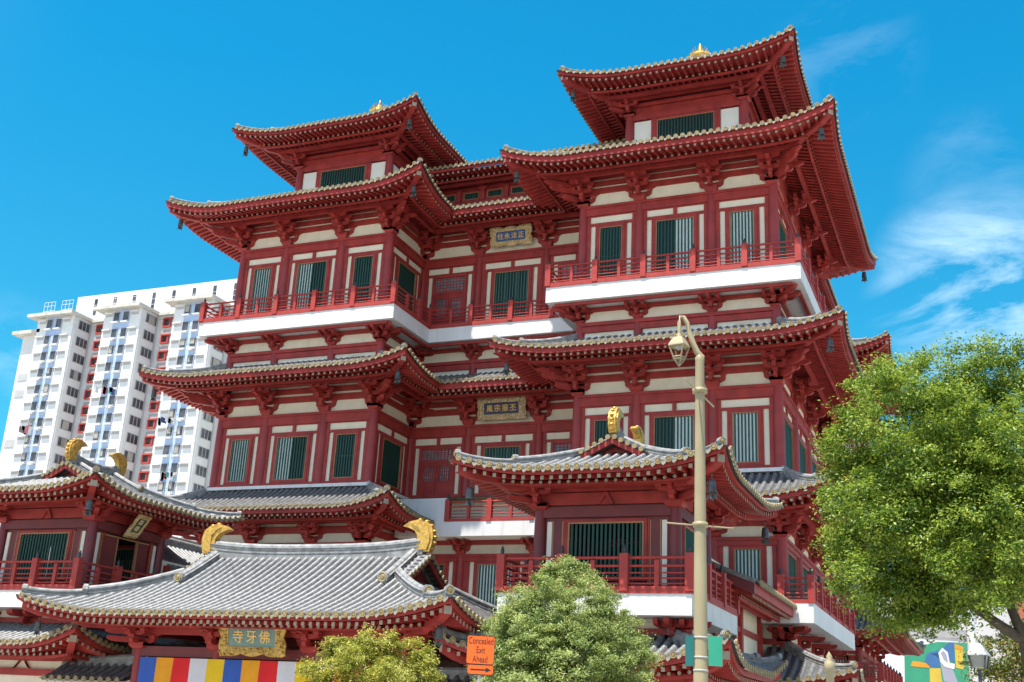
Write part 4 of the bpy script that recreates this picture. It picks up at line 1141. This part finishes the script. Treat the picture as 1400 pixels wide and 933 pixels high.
# ================================================================== trees
def leaf_mesh(name, pts, nrm, size, m, aspect=.5):
    """pts (n,3) leaf centres, nrm (n,3) facing; each leaf is a folded pair of quads"""
    n = len(pts); nrm = nrm/np.linalg.norm(nrm, axis=1)[:, None]
    t = rng.normal(size=(n, 3)); t[:, 2] -= .35; t -= nrm*np.sum(t*nrm, 1)[:, None]; t /= np.linalg.norm(t, axis=1)[:, None]
    b = np.cross(nrm, t); s = size*rng.uniform(.65, 1.25, n)[:, None]
    tip = pts+t*s; base = pts-t*s*.7; l = pts+b*s*aspect+nrm*s*.18; r = pts-b*s*aspect+nrm*s*.18
    v = np.stack([base, l, tip, r], 1).reshape(-1, 3)
    me = bpy.data.meshes.new(name); me.vertices.add(4*n); me.vertices.foreach_set('co', v.ravel())
    q = np.arange(n)*4; lo = np.stack([q, q+1, q+2, q+2, q+3, q], 1)
    # two triangles sharing base/tip so that one leaf stays one island
    me.loops.add(6*n); me.loops.foreach_set('vertex_index', lo.ravel().astype(np.int32))
    me.polygons.add(2*n); me.polygons.foreach_set('loop_start', (np.arange(2*n)*3).astype(np.int32)); me.polygons.foreach_set('loop_total', np.full(2*n, 3, np.int32))
    me.materials.append(m); me.update(); me.validate(); return me
def crown_pts(blobs, per, clump_r=.3, leaf_sig=.13, shell=.45, perc=46):
    P_, N_ = [], []
    for c, r in blobs:
        c = np.array(c); n = int(per*r*r)
        nc = max(6, int(n/perc))
        d = rng.normal(size=(nc, 3)); d /= np.linalg.norm(d, axis=1)[:, None]
        rad = r*(shell+(1-shell)*rng.random(nc)**.6)*(1+.13*rng.normal(size=nc))
        cc = c+d*rad[:, None]*np.array([1, 1, .9])
        k = rng.integers(0, nc, n)
        sg = clump_r*rng.uniform(.5, 1.25, nc)[k][:, None]
        o = rng.normal(size=(n, 3))*sg*np.array([1, 1, .62])
        p = cc[k]+o
        nn = d[k]*.55+rng.normal(size=(n, 3))*.55+np.array([0, 0, .75])
        P_.append(p); N_.append(nn)
    return np.concatenate(P_), np.concatenate(N_)
bark = mat('grey_brown_bark', (.09, .07, .05), .9, .35, 6, .8, 12); twig = mat('twig_bark', (.10, .085, .06), .9, .3, 6)
def limb(mb, a, b, r0, r1, bend=.15, n=6, m=None):
    a, b = Vector(a), Vector(b); off = Vector((random.uniform(-1, 1), random.uniform(-1, 1), random.uniform(-.2, .6)))*(b-a).length*bend
    pts = [a.lerp(b, i/n)+off*math.sin(math.pi*i/n) for i in range(n+1)]
    mb.tube(pts, [r0+(r1-r0)*i/n for i in range(n+1)], m or bark, 8); return pts
# -- big street tree at the right
L1 = leaf_mat('leaf_sunny_green', (.06, .12, .014), (.20, .31, .035), (.44, .50, .07), .42)
bigpx = [(1190, 600, 27.2, 62), (1175, 690, 26.6, 55), (1190, 770, 27.0, 52), (1240, 560, 28, 62), (1285, 535, 28.5, 54), (1350, 528, 28.5, 56), (1400, 530, 28, 60), (1450, 560, 28, 70),
         (1250, 640, 26.2, 66), (1320, 600, 26.6, 72), (1390, 620, 26.4, 70), (1240, 720, 26.0, 62), (1310, 700, 26.0, 70), (1380, 710, 26.0, 66), (1450, 690, 26.5, 80), (1235, 800, 27.2, 50),
         (1290, 790, 27.5, 50), (1345, 780, 26.6, 48), (1410, 770, 26.6, 46), (1300, 640, 29.5, 80), (1400, 640, 30, 80), (1230, 650, 29.3, 62), (1490, 640, 28, 80), (1280, 680, 28.6, 90), (1360, 700, 28.6, 95), (1230, 730, 28.2, 70), (1300, 750, 28.6, 70), (1390, 740, 28.4, 70), (1300, 570, 29, 70), (1160, 650, 27.6, 40), (1155, 740, 27.4, 32), (1210, 530, 28.3, 32), (1205, 815, 27.4, 34), (1255, 835, 27.6, 30), (1180, 790, 27, 34), (1285, 825, 28, 30), (1165, 765, 26.8, 30), (1225, 838, 27.4, 26), (1265, 846, 27.6, 20), (1310, 815, 27.6, 26), (1350, 815, 27.2, 24)]
tree = thing('street_tree', (*at(1432, 930, 27.5).xy, 0), 'big leafy street tree filling the right edge, its branches bending left', 'tree')
edge = [(1137, 640), (1140, 603), (1158, 560), (1182, 532), (1214, 510), (1262, 495), (1300, 482), (1345, 474), (1392, 470), (1133, 690), (1141, 735), (1158, 785), (1192, 828), (1232, 852), (1268, 856), (1296, 842), (1318, 818), (1352, 822), (1388, 812), (1330, 846), (1236, 498), (1165, 815), (1212, 850)]
rj = random.Random(11)
for x, y in edge: bigpx.append((x+rj.uniform(-5, 5), y+rj.uniform(-5, 5), 27.4+rj.uniform(-.8, .8), rj.uniform(11, 25)))
for k in range(16): bigpx.append((rj.uniform(1160, 1400), rj.uniform(520, 800), rj.uniform(25.1, 25.9), rj.uniform(20, 42)))
blobs = [(at(x, y, d), r*d/1556*1.0) for x, y, d, r in bigpx]
pp, nn = crown_pts(blobs, 4300, .16, .13, .55, 150)
p2, n2 = crown_pts([(c, r*.8) for c, r in blobs if r > .7], 1900, .2, .13, .2, 60)
pp = np.concatenate([pp, p2]); nn = np.concatenate([nn, n2])
link('crown', leaf_mesh('crown', pp, nn, .052, L1, .42), tree)
tb = MB(); b0 = Vector(tree.location); fork = at(1405, 880, 27.6)
limb(tb, b0, fork, .24, .17, .03)
j1 = limb(tb, fork, at(1250, 762, 27.4), .12, .05, .06); j2 = limb(tb, fork, at(1372, 790, 27.8), .13, .07, .05); limb(tb, at(1372, 790, 27.8), at(1340, 600, 28), .07, .02, .08)
limb(tb, j1[3], at(1200, 700, 27.2), .05, .015, .1); limb(tb, j1[5], at(1180, 620, 27.6), .04, .012, .1); limb(tb, fork, at(1470, 700, 28), .1, .03, .08); limb(tb, j2[3], at(1290, 690, 28.2), .05, .015, .1)
for c, r in blobs[:20]:
    limb(tb, j1[random.randrange(2, 6)] if random.random() < .5 else j2[random.randrange(3, 6)], c, .03, .008, .12, 5, twig)
tb.build('trunk', tree)
# -- conical tree in the middle
L2 = leaf_mat('leaf_grey_green', (.12, .18, .04), (.32, .40, .11), (.56, .60, .22), .4)
midpx = [(770, 795, 24, 30), (735, 825, 23.8, 40), (800, 825, 23.8, 42), (768, 850, 23.2, 62), (720, 870, 23.6, 50), (830, 868, 23.6, 52), (700, 915, 23.6, 50), (770, 910, 23.0, 75), (845, 912, 23.4, 48), (690, 960, 23.5, 45), (760, 975, 23, 85), (860, 965, 23.4, 46), (800, 1010, 23.5, 70), (720, 1010, 23.5, 70), (775, 780, 24, 18), (690, 850, 24, 26), (752, 778, 24, 12), (793, 784, 24, 14), (706, 828, 24, 16), (690, 872, 23.8, 16), (835, 828, 24, 16), (868, 862, 23.8, 18), (886, 900, 23.6, 16), (672, 905, 23.8, 16), (745, 800, 23, 18), (800, 850, 22.6, 24), (740, 880, 22.5, 26), (820, 905, 22.5, 26)]
mt = thing('conical_tree', (*at(772, 930, 26.2).xy, 0), 'rounded conical grey-green tree in front of the right pavilion', 'tree')
midpx = [(x, y, d+2.4, r) for x, y, d, r in midpx]; blobs = [(at(x, y, d), r*d/1556) for x, y, d, r in midpx]
pp, nn = crown_pts(blobs, 15500, .10, .07, .5, 130); nn[:, 2] += .1
link('crown', leaf_mesh('crown', pp, nn, .04, L2, .3), mt)
tb = MB(); c0 = Vector(mt.location); limb(tb, c0, at(772, 800, 26.4), .09, .02, .02)
for c, r in blobs: limb(tb, c0.lerp(at(772, 800, 26.4), .35), c, .02, .006, .1, 4, twig)
tb.build('trunk', mt)
# -- yellow-green bush at the left
L3 = leaf_mat('leaf_yellow_green', (.19, .21, .025), (.40, .40, .06), (.58, .54, .12), .35)
bpx = [(470, 892, 24, 26), (515, 890, 24, 30), (555, 902, 24, 28), (440, 918, 23.8, 26), (500, 920, 23.5, 40), (565, 925, 23.7, 34), (440, 950, 23.6, 34), (520, 960, 23.4, 50), (580, 955, 23.8, 26), (480, 1000, 23.5, 60), (550, 1000, 23.6, 50), (500, 872, 24, 12), (535, 874, 24, 12), (455, 884, 24, 12), (583, 900, 24, 14), (592, 922, 23.8, 12), (425, 912, 23.8, 12), (480, 905, 22.9, 18), (530, 920, 22.8, 20)]
bt = thing('yellow_shrub', (*at(505, 930, 24).xy, 0), 'yellow-green leafy shrub in front of the gate banner', 'shrub')
blobs = [(at(x, y, d), r*d/1556) for x, y, d, r in bpx]
pp, nn = crown_pts(blobs, 17000, .085, .06, .45, 120); nn[:, 2] += .3
link('crown', leaf_mesh('crown', pp, nn, .04, L3, .32), bt)
tb = MB()
for c, r in blobs: limb(tb, bt.location, c, .02, .006, .1, 4, twig)
tb.build('stem', bt)
# -- far bush and trees at lower right
for nm, label, px_, col, per, ls in (('roadside_shrub', 'reddish yellow-green shrub at the lower right corner under the big tree', [(1370, 900, 40, 26), (1400, 895, 40, 26), (1345, 930, 40, 26), (1390, 935, 40, 36), (1430, 920, 40, 40)], ((.07, .10, .015), (.17, .22, .03), (.36, .24, .05)), 1500, .075),
                                      ('distant_tree', 'distant tree behind the small street lantern', [(1345, 880, 75, 22), (1375, 870, 75, 24), (1400, 865, 75, 26), (1340, 910, 75, 24), (1420, 890, 75, 34)], ((.05, .08, .02), (.12, .15, .05), (.22, .24, .09)), 420, .13)):
    th_ = thing(nm, (*at(px_[0][0], 930, px_[0][2]).xy, 0), label, 'shrub' if 'shrub' in nm else 'tree')
    blobs = [(at(x, y, d), r*d/1556) for x, y, d, r in px_]
    pp, nn = crown_pts(blobs, per, .2, .1, .4); link('crown', leaf_mesh('crown', pp, nn, ls, leaf_mat('leaf_'+nm, *col), .42), th_)
    tb = MB(); b_ = Vector(th_.location)
    for c, r in blobs: limb(tb, b_, c, .06, .015, .05, 5, twig)
    tb.build('trunk', th_)

# ================================================================== street furniture
M['pole'] = mat('cream_painted_steel', (.36, .295, .165), .45, .12, 2.5, .05, 30, streak=.25); M['lglass'] = mat('lamp_reflector', (.42, .42, .38), .3)
lamp = thing('street_lamp', (*at(958, 933, 16.3).xy, 0), 'tall cream street lamp with curved arm and hanging lantern', 'street lamp')
base = Vector(lamp.location); j = at(960.5, 490, 16.3); J = Vector((base.x, base.y, j.z))
pm = MB(); pm.lathe([(.15, 0), (.15, .9), (.115, 1.0), (.102, 2.0), (.094, 3.2), (.08, 5.0), (.066, J.z-.05), (.072, J.z), (.03, J.z+.07)], base, 'pole', 16)
for z in (at(958, 718, 16.3).z, at(960, 535, 16.3).z): pm.lathe([(.088, -.04), (.112, -.03), (.112, .03), (.088, .04)], base+Vector((0, 0, z)), 'pole', 14)
for py in (872, 899, 917): pm.lathe([(.101, -.012), (.106, -.01), (.106, .01), (.101, .012)], base+Vector((0, 0, at(958, py, 16.3).z)), 'lglass', 14)
pm.build('pole', lamp)
vw = Vector((-rt2.x, -rt2.y, 0)).normalized(); tow = Vector((-.3, -.9, 0))
am = MB(); A0 = J; arm = []
for px, py in ((960.5, 490), (953, 482), (947, 470), (943, 456), (939, 443), (934, 435), (930, 435), (928, 442), (928, 458)):
    q = at(px, py, 16.3); arm.append(J+vw*((Vector((q.x, q.y, 0))-Vector((J.x, J.y, 0))).dot(vw))+Vector((0, 0, q.z-J.z)))
am.tube(arm, [.05, .048, .045, .042, .038, .034, .032, .030, .028], 'pole', 8)
dq = vw*.32
for zz, d in ((at(958, 718, 16.3).z, tow*.05+vw*.45), (at(960, 537, 16.3).z, Vector((-.97, -.23, 0))*.21+Vector((.23, -.97, 0))*.7)):
    c = base+Vector((0, 0, zz)); rd = MB(); rd.tube([c-d+Vector((0, 0, -.02)), c+d], .012, 'pole', 6); rd.build('banner_rod', lamp)
am.build('arm', lamp)
lc = arm[-1]; lm = MB()
K = .67
lm.lathe([(.03*K, .1), (.04*K, .0), (.075*K, -.02*K), (.05*K, -.06*K), (.09*K, -.09*K)], lc, 'pole', 10)
def sq(q, z, rot=.6): return [lc+Vector((math.cos(rot+math.pi/2*k)*q*K, math.sin(rot+math.pi/2*k)*q*K, z*K)) for k in range(4)]
lm.loft([sq(.14, -.09), sq(.255, -.27), sq(.265, -.30), sq(.22, -.30)], 'pole', True)
fmb = MB()
for k in range(4):
    a, b = sq(.235, -.30)[k], sq(.12, -.60)[k]; fmb.tube([a, b], .014, 'pole', 5); fmb.tube([b, lc+Vector((0, 0, -.76*K))], .012, 'pole', 5)
    for z, q in ((-.30, .235), (-.55, .137), (-.60, .12)):
        s_ = sq(q, z); fmb.tube([s_[k], s_[(k+1) % 4]], .012, 'pole', 5)
lo = lm.build('lantern', lamp); fmb.build('lantern_frame', lo, True)
rb = MB(); rb.lathe([(.11*K, 0), (.09*K, -.04*K), (.04*K, -.07*K)], lc+Vector((0, 0, -.301*K)), 'lglass', 12); rb.build('lamp_reflector', lo, True)
# green back-to-back signs strapped on the lamp post (seen from behind)
gm = mat('green_sign_face', (.03, .33, .20), .4, .08, 3); gb_ = mat('dark_green_sign_face', (.008, .12, .11), .4, .08, 3)
for nm, x0_, x1_, g_, ang, lab in (('green_sign', 937, 949, gb_, -.9, 'narrow dark green sign strapped at the left of the lamp post'), ('green_sign', 968.5, 987.5, gm, .25, 'bright green sign strapped at the right of the lamp post')):
    a = at(x0_, 870, 16.3); b = at(x1_, 870, 16.3); bt_ = at((x0_+x1_)/2, 911, 16.3)
    d = Vector((b.x-a.x, b.y-a.y, 0)); c = (a+b)/2; d = d.normalized(); n_ = Vector((-d.y, d.x, 0))
    mb = MB(); w_ = (b-a).length
    e = d*(w_/2)+n_*(w_/2*ang); top_ = Vector((0, 0, 1)); z0_, z1_ = bt_.z, a.z
    q = [Vector((c.x, c.y, z0_))-e-n_*.01, Vector((c.x, c.y, z0_))+e-n_*.01, Vector((c.x, c.y, z0_))+e+n_*.01, Vector((c.x, c.y, z0_))-e+n_*.01]
    mb.hexa(q+[p+top_*(z1_-z0_) for p in q], g_); o = mb.build(nm); tag(o, lab, 'sign', 'green signs on the lamp post')
# orange road sign
og = mat('orange_sign_sheet', (.93, .13, .008), .45, .05, 3); ink = mat('black_sign_ink', (.015, .012, .01), .6, .1, 3); galv = mat('galvanised_post', (.38, .39, .38), .5, .2, 8)
def to_frame(px, py, d, C, ex): q = at(px, py, d); return (q-C).dot(ex), q.z-C.z
sd = 22; cc = at(657, 893, sd); ex = Vector((rt.x, rt.y, 0)); ex = (ex*math.cos(.10)+Vector((-ex.y, ex.x, 0))*math.sin(.10)); ny = Vector((ex.y, -ex.x, 0))
sign = thing('road_sign', (cc.x, cc.y, 0), 'orange road sign reading Concealed Exit Ahead with an arrow plate', 'sign')
def rrect(w, h, r): return [(sx*(w/2-r)+r*math.cos(a), sz*(h/2-r)+r*math.sin(a)) for sx, sz, a0 in ((1, 1, 0), (-1, 1, 90), (-1, -1, 180), (1, -1, 270)) for a in [R(a0+i*22.5) for i in range(5)]]
def plate(name, px, py, wpx, hpx, off):
    c = at(px, py, sd); w_, h_ = wpx*sd/1556*1.04, hpx*sd/1556*1.04
    fn = lambda p, q, t: c+ex*p+Vector((0, 0, q))+ny*t
    mb = MB(); mb.prism(rrect(w_, h_, .04), .0, .015, fn, ink); mb.prism(rrect(w_-.025, h_-.025, .035), .015, .019, fn, og)
    return mb.build(name, sign), c, w_, h_
p1, c1, w1, h1 = plate('sign_plate', 657, 889, 36, 35.5, 0); p2, c2, w2, h2 = plate('arrow_plate', 656.5, 916, 34, 12.5, 0)
for k, t_ in enumerate(('Concealed', 'Exit', 'Ahead')):
    me = text_mesh(t_, .155, .001, .0); me.materials.clear(); me.materials.append(ink)
    q = bpy.data.objects.new('lettering', me); COL.objects.link(q); q.parent = p1
    mat_ = Matrix((( ex.x, 0, ny.x, 0), (ex.y, 0, ny.y, 0), (0, 1, 0, 0), (0, 0, 0, 1)))
    mw = Matrix.Translation(c1+Vector((0, 0, (.16-.165*k)))+ny*.0215) @ mat_ @ Matrix.Diagonal((.71, 1.1, 1, 1))
    q.matrix_parent_inverse = Matrix.Translation(-Vector(sign.location)); q.matrix_local = Matrix.Translation(-Vector(sign.location)) @ mw
    q.matrix_parent_inverse = Matrix.Identity(4); q.matrix_basis = Matrix.Translation(-Vector(p1.parent.location))@mw if False else mw
ab = MB(); fn = lambda p, q, t: c2+ex*p+Vector((0, 0, q))+ny*t
ab.prism([(-.19, -.012), (.1, -.012), (.1, -.045), (.2, 0), (.1, .045), (.1, .012), (-.19, .012)], .0195, .022, fn, ink); ab.build('arrow', p2, True)
pb = MB(); pc = at(657, 893, sd); pb.tube([(pc.x-ny.x*.03, pc.y-ny.y*.03, 0), (pc.x-ny.x*.03, pc.y-ny.y*.03, c1.z+h1*.4)], .032, galv, 10); pb.build('post', sign)
# second lantern, white mast, short finial pole, mural and far buildings
def small_lantern(px, py, d, label, s=1.0):
    p = at(px, py, d); root = thing('lantern_post', (p.x, p.y, 0), label, 'street lamp'); b = Vector((p.x, p.y, 0)); z = p.z
    pm = MB(); pm.tube([b, b+Vector((0, 0, z-.55*s))], .05*s, M['bronze'], 8); pm.build('pole', root)
    lm = MB()
    def sq2(q, zz): return [b+Vector((math.cos(.6+math.pi/2*k)*q, math.sin(.6+math.pi/2*k)*q, z+zz)) for k in range(4)]
    lm.loft([sq2(.06*s, .12*s), sq2(.16*s, .06*s), sq2(.34*s, -.16*s), sq2(.36*s, -.2*s)], galv, True); lm.build('lantern_roof', root)
    gl = MB(); gl.loft([sq2(.28*s, -.2*s), sq2(.2*s, -.5*s)], M['lglass'], True); 
    for k in range(4): gl.tube([sq2(.3*s, -.2*s)[k], sq2(.22*s, -.55*s)[k]], .025*s, M['bronze'], 5)
    gl.build('lantern_glass', root)
small_lantern(1337, 886, 33, 'small dark lantern post beside the distant tree', 1.0)
p = at(1134, 906, 17); fp = MB(); fp.lathe([(.06, 0), (.055, p.z-.12), (.075, p.z-.1), (.07, p.z), (.03, p.z+.04), (.045, p.z+.08), (.0, p.z+.15)], (p.x, p.y, 0), 'pole', 12)
gre = mat('green_tape', (.05, .4, .22), .5); fp.lathe([(.058, p.z-.42), (.064, p.z-.41), (.064, p.z-.3), (.058, p.z-.29)], (p.x, p.y, 0), gre, 12)
o = fp.build('finial_post'); tag(o, 'short cream post with ball finial and green tape below the right balcony', 'post')
p = at(1327, 860, 62); q_ = at(1327, 905, 62); wm = MB(); wm.tube([(p.x, p.y, 0), (p.x, p.y, p.z+1)], .22, 'hwhite', 10); o = wm.build('mast'); tag(o, 'plain white mast behind the small lantern', 'mast')
# mural shophouse
mural = thing('mural_building', (*at(1290, 905, 120).xy, 0), 'low building painted with bold green, blue, white and yellow shapes', 'building')
mc = {k: mat('mural_'+k, c, .7, .08, 1) for k, c in dict(green=(.04, .30, .17), blue=(.05, .15, .34), yellow=(.62, .43, .05), white=(.75, .75, .78), grey=(.35, .34, .4), orange=(.75, .3, .02)).items()}
mcn = at(1290, 905, 120); mex = ex; mny = ny
def mpoly(mb, pts, lay, m):
    loc = []
    for x, y in pts:
        q = at(x, y, 120); loc.append(((q-mcn).dot(mex), q.z-mcn.z))
    mb.prism(loc, lay*.02, lay*.02+.015, lambda p, q, t: mcn+mex*p+Vector((0, 0, q))+mny*t, m)
mb = MB(); mpoly(mb, [(1225, 1010), (1345, 1010), (1345, 878), (1280, 878), (1225, 890)], 0, mc['green'])
for z_ in ():
    pass
mb.prism([(-4, -8), (4.2, -8), (4.2, 1.6), (-4, 1.0)], -6, -.01, lambda p, q, t: mcn+mex*p+Vector((0, 0, q))+mny*t, mc['white'])
mpoly(mb, [(1266, 893), (1285, 889), (1300, 878), (1308, 878), (1309, 905), (1296, 906), (1282, 900)], 1, mc['blue'])
mpoly(mb, [(1262, 895), (1281, 893), (1284, 912), (1268, 914), (1258, 905)], 1, mc['blue'])
mpoly(mb, [(1281, 893), (1288, 886), (1297, 892), (1300, 906), (1309, 908), (1308, 915), (1292, 912), (1284, 905)], 2, mc['white'])
mpoly(mb, [(1285, 893), (1290, 890), (1295, 896), (1297, 906), (1290, 902)], 3, mc['grey'])
mpoly(mb, [(1309, 880), (1324, 884), (1324, 915), (1311, 913)], 1, mc['yellow']); mpoly(mb, [(1309, 880), (1324, 884), (1324, 888), (1310, 886)], 2, mc['orange'])
mpoly(mb, [(1238, 905), (1266, 908), (1266, 914), (1235, 912)], 1, mc['orange']); mpoly(mb, [(1266, 914), (1284, 914), (1288, 940), (1267, 940)], 1, mc['yellow'])
mpoly(mb, [(1284, 905), (1305, 914), (1315, 935), (1290, 932)], 1, mc['grey'])
mb.build('painted_wall', mural)
far = thing('office_block', (*at(1310, 850, 170).xy, 0), 'white flat-roofed building seen through the gap under the tree', 'building')
c = at(1300, 850, 170); mb = MB(); fn = lambda p, q, t: Vector((c.x, c.y, 0))+ex*p+Vector((0, 0, q))-ny*t
mb.prism([(-30, 0), (55, 0), (55, c.z+3), (-30, c.z+3)], 0, 20, fn, 'hwhite'); mb.build('wall', far)
wmb = MB()
for k in range(3):
    wmb.prism([(-12, c.z-1-3.2*k), (2, c.z-1-3.2*k), (2, c.z-2.2-3.2*k), (-12, c.z-2.2-3.2*k)], -.1, 0, fn, 'hgrey')
wmb.build('window_band', far)
redb = thing('brick_tower', (*at(1402, 842, 150).xy, 0), 'sliver of an orange brick tower at the right edge behind the tree', 'building')
c = at(1398, 840, 150); mb = MB(); mb.prism([(6, 0), (22, 0), (22, c.z+6), (6, c.z+6)], 0, 12, lambda p, q, t: Vector((c.x, c.y, 0))+ex*p+Vector((0, 0, q))-ny*t, mat('orange_brick', (.4, .13, .06), .8, .2, 3)); mb.build('wall', redb)

# ================================================================== ground
gm_ = mat('pale_pavement', (.40, .375, .335), .85, .15, .3, .2, 8); asp = mat('asphalt', (.05, .05, .052), .85, .2, 1.5, .4, 30); ker = mat('kerb_stone', (.36, .35, .33), .8, .15, 2); pnt = mat('road_paint', (.75, .74, .7), .6, .1, 3)
def sheet(name, x0, x1, y0, y1, z, m, label):
    mb = MB(); mb.add([(x0, y0, z), (x1, y0, z), (x1, y1, z), (x0, y1, z)], [(0, 1, 2, 3)], m); o = mb.build(name); tag(o, label, 'ground', None, 'structure'); return o
sheet('ground', -1500, 1500, -1500, 1500, 0, gm_, 'pale paved ground')
sheet('road', -300, 300, -46, -36, .004, asp, 'asphalt street in front of the temple')
mb = MB(); mb.box(-300, 300, -36, -35.8, 0, .13, ker); mb.box(-300, 300, -46.2, -46, 0, .13, ker); o = mb.build('kerb'); tag(o, 'stone kerb along the street', 'kerb', None, 'structure')
mb = MB()
for k in range(-40, 41): mb.add([(k*4, -41.06, .008), (k*4+2, -41.06, .008), (k*4+2, -40.94, .008), (k*4, -40.94, .008)], [(0, 1, 2, 3)], pnt)
o = mb.build('road_marking'); tag(o, 'white dashes along the street', 'road marking', None, 'structure')

# ================================================================== light and sky
SUN = Vector((-.294, -1.0, 2.86)).normalized()
sd_ = bpy.data.lights.new('sun', 'SUN'); so = bpy.data.objects.new('sun', sd_); COL.objects.link(so)
sd_.energy = 4.6; sd_.angle = R(.55); sd_.color = (1.0, .955, .88); so.location = (0, -40, 80)
so.rotation_euler = SUN.to_track_quat('Z', 'Y').to_euler()
w = bpy.data.worlds.new('World'); scn.world = w; w.use_nodes = True; nt = w.node_tree; N = nt.nodes; Lk = nt.links
bg = N['Background']
sky = N.new('ShaderNodeTexSky'); sky.sky_type = 'NISHITA'; sky.sun_disc = False
sky.sun_elevation = math.asin(SUN.z); sky.sun_rotation = math.atan2(SUN.x, SUN.y); sky.air_density = 1.0; sky.dust_density = .6; sky.ozone_density = 1.4
hs = N.new('ShaderNodeHueSaturation'); hs.inputs['Hue'].default_value = .49; hs.inputs['Saturation'].default_value = 1.0; hs.inputs['Value'].default_value = 1.0
Lk.new(sky.outputs['Color'], hs.inputs['Color'])
tcs = N.new('ShaderNodeTexCoord'); sx = N.new('ShaderNodeSeparateXYZ'); Lk.new(tcs.outputs['Generated'], sx.inputs[0])
mr = N.new('ShaderNodeMapRange'); mr.interpolation_type = 'SMOOTHSTEP'; mr.inputs[1].default_value = .05; mr.inputs[2].default_value = .6; Lk.new(sx.outputs['Y'], mr.inputs[0])
tn = N.new('ShaderNodeMixRGB'); tn.blend_type = 'MULTIPLY'; tn.inputs['Color2'].default_value = (.085, .80, .98, 1); Lk.new(mr.outputs[0], tn.inputs['Fac'])
mz = N.new('ShaderNodeMapRange'); mz.inputs[1].default_value = .22; mz.inputs[2].default_value = .52; Lk.new(sx.outputs['Z'], mz.inputs[0])
tz = N.new('ShaderNodeMixRGB'); tz.inputs['Color1'].default_value = (.15, .74, .83, 1); tz.inputs['Color2'].default_value = (.045, .78, 1.0, 1); Lk.new(mz.outputs[0], tz.inputs['Fac']); Lk.new(tz.outputs['Color'], tn.inputs['Color2']); Lk.new(hs.outputs['Color'], tn.inputs['Color1'])
tc = N.new('ShaderNodeTexCoord')
mp = N.new('ShaderNodeMapping'); mp.inputs['Scale'].default_value = (3.2, 3.2, 7.0); mp.inputs['Rotation'].default_value = (.25, .35, .3)
Lk.new(tc.outputs['Generated'], mp.inputs['Vector'])
nz = N.new('ShaderNodeTexNoise'); nz.inputs['Scale'].default_value = 1.9; nz.inputs['Detail'].default_value = 9; nz.inputs['Roughness'].default_value = .62; nz.inputs['Distortion'].default_value = .7
Lk.new(mp.outputs['Vector'], nz.inputs['Vector'])
rp = N.new('ShaderNodeValToRGB'); rp.color_ramp.elements[0].position = .46; rp.color_ramp.elements[1].position = .78
Lk.new(nz.outputs['Fac'], rp.inputs['Fac'])
def region(px, py, wid, amt):
    d = (at(px, py, 10)-CAM).normalized()
    v = N.new('ShaderNodeVectorMath'); v.operation = 'DOT_PRODUCT'; v.inputs[1].default_value = d; Lk.new(tc.outputs['Generated'], v.inputs[0])
    m = N.new('ShaderNodeMapRange'); m.interpolation_type = 'SMOOTHSTEP'; m.inputs[1].default_value = math.cos(R(wid)); m.inputs[2].default_value = 1.0; m.inputs[3].default_value = 0; m.inputs[4].default_value = amt
    Lk.new(v.outputs['Value'], m.inputs[0]); return m.outputs[0]
acc = None
for r_ in (region(1345, 395, 5.8, .95), region(1155, 80, 4, .16), region(1340, 250, 4, .16), region(0, 560, 6, .3)):
    if acc is None: acc = r_
    else:
        m = N.new('ShaderNodeMath'); m.operation = 'MAXIMUM'; Lk.new(acc, m.inputs[0]); Lk.new(r_, m.inputs[1]); acc = m.outputs[0]
mu = N.new('ShaderNodeMath'); mu.operation = 'MULTIPLY'; mu.use_clamp = True; Lk.new(acc, mu.inputs[0]); Lk.new(rp.outputs['Color'], mu.inputs[1])
mx = N.new('ShaderNodeMixRGB'); Lk.new(mu.outputs[0], mx.inputs['Fac']); Lk.new(tn.outputs['Color'], mx.inputs['Color1']); mx.inputs['Color2'].default_value = (5.0, 6.3, 7.0, 1)
Lk.new(mx.outputs['Color'], bg.inputs['Color']); bg.inputs['Strength'].default_value = .12
vs = scn.view_settings; vs.view_transform = 'Standard'; vs.look = 'None'; vs.exposure = .95; vs.gamma = 1.0; vs.use_curve_mapping = False
scn.cycles.max_bounces = 8; scn.cycles.diffuse_bounces = 4; scn.cycles.transparent_max_bounces = 8
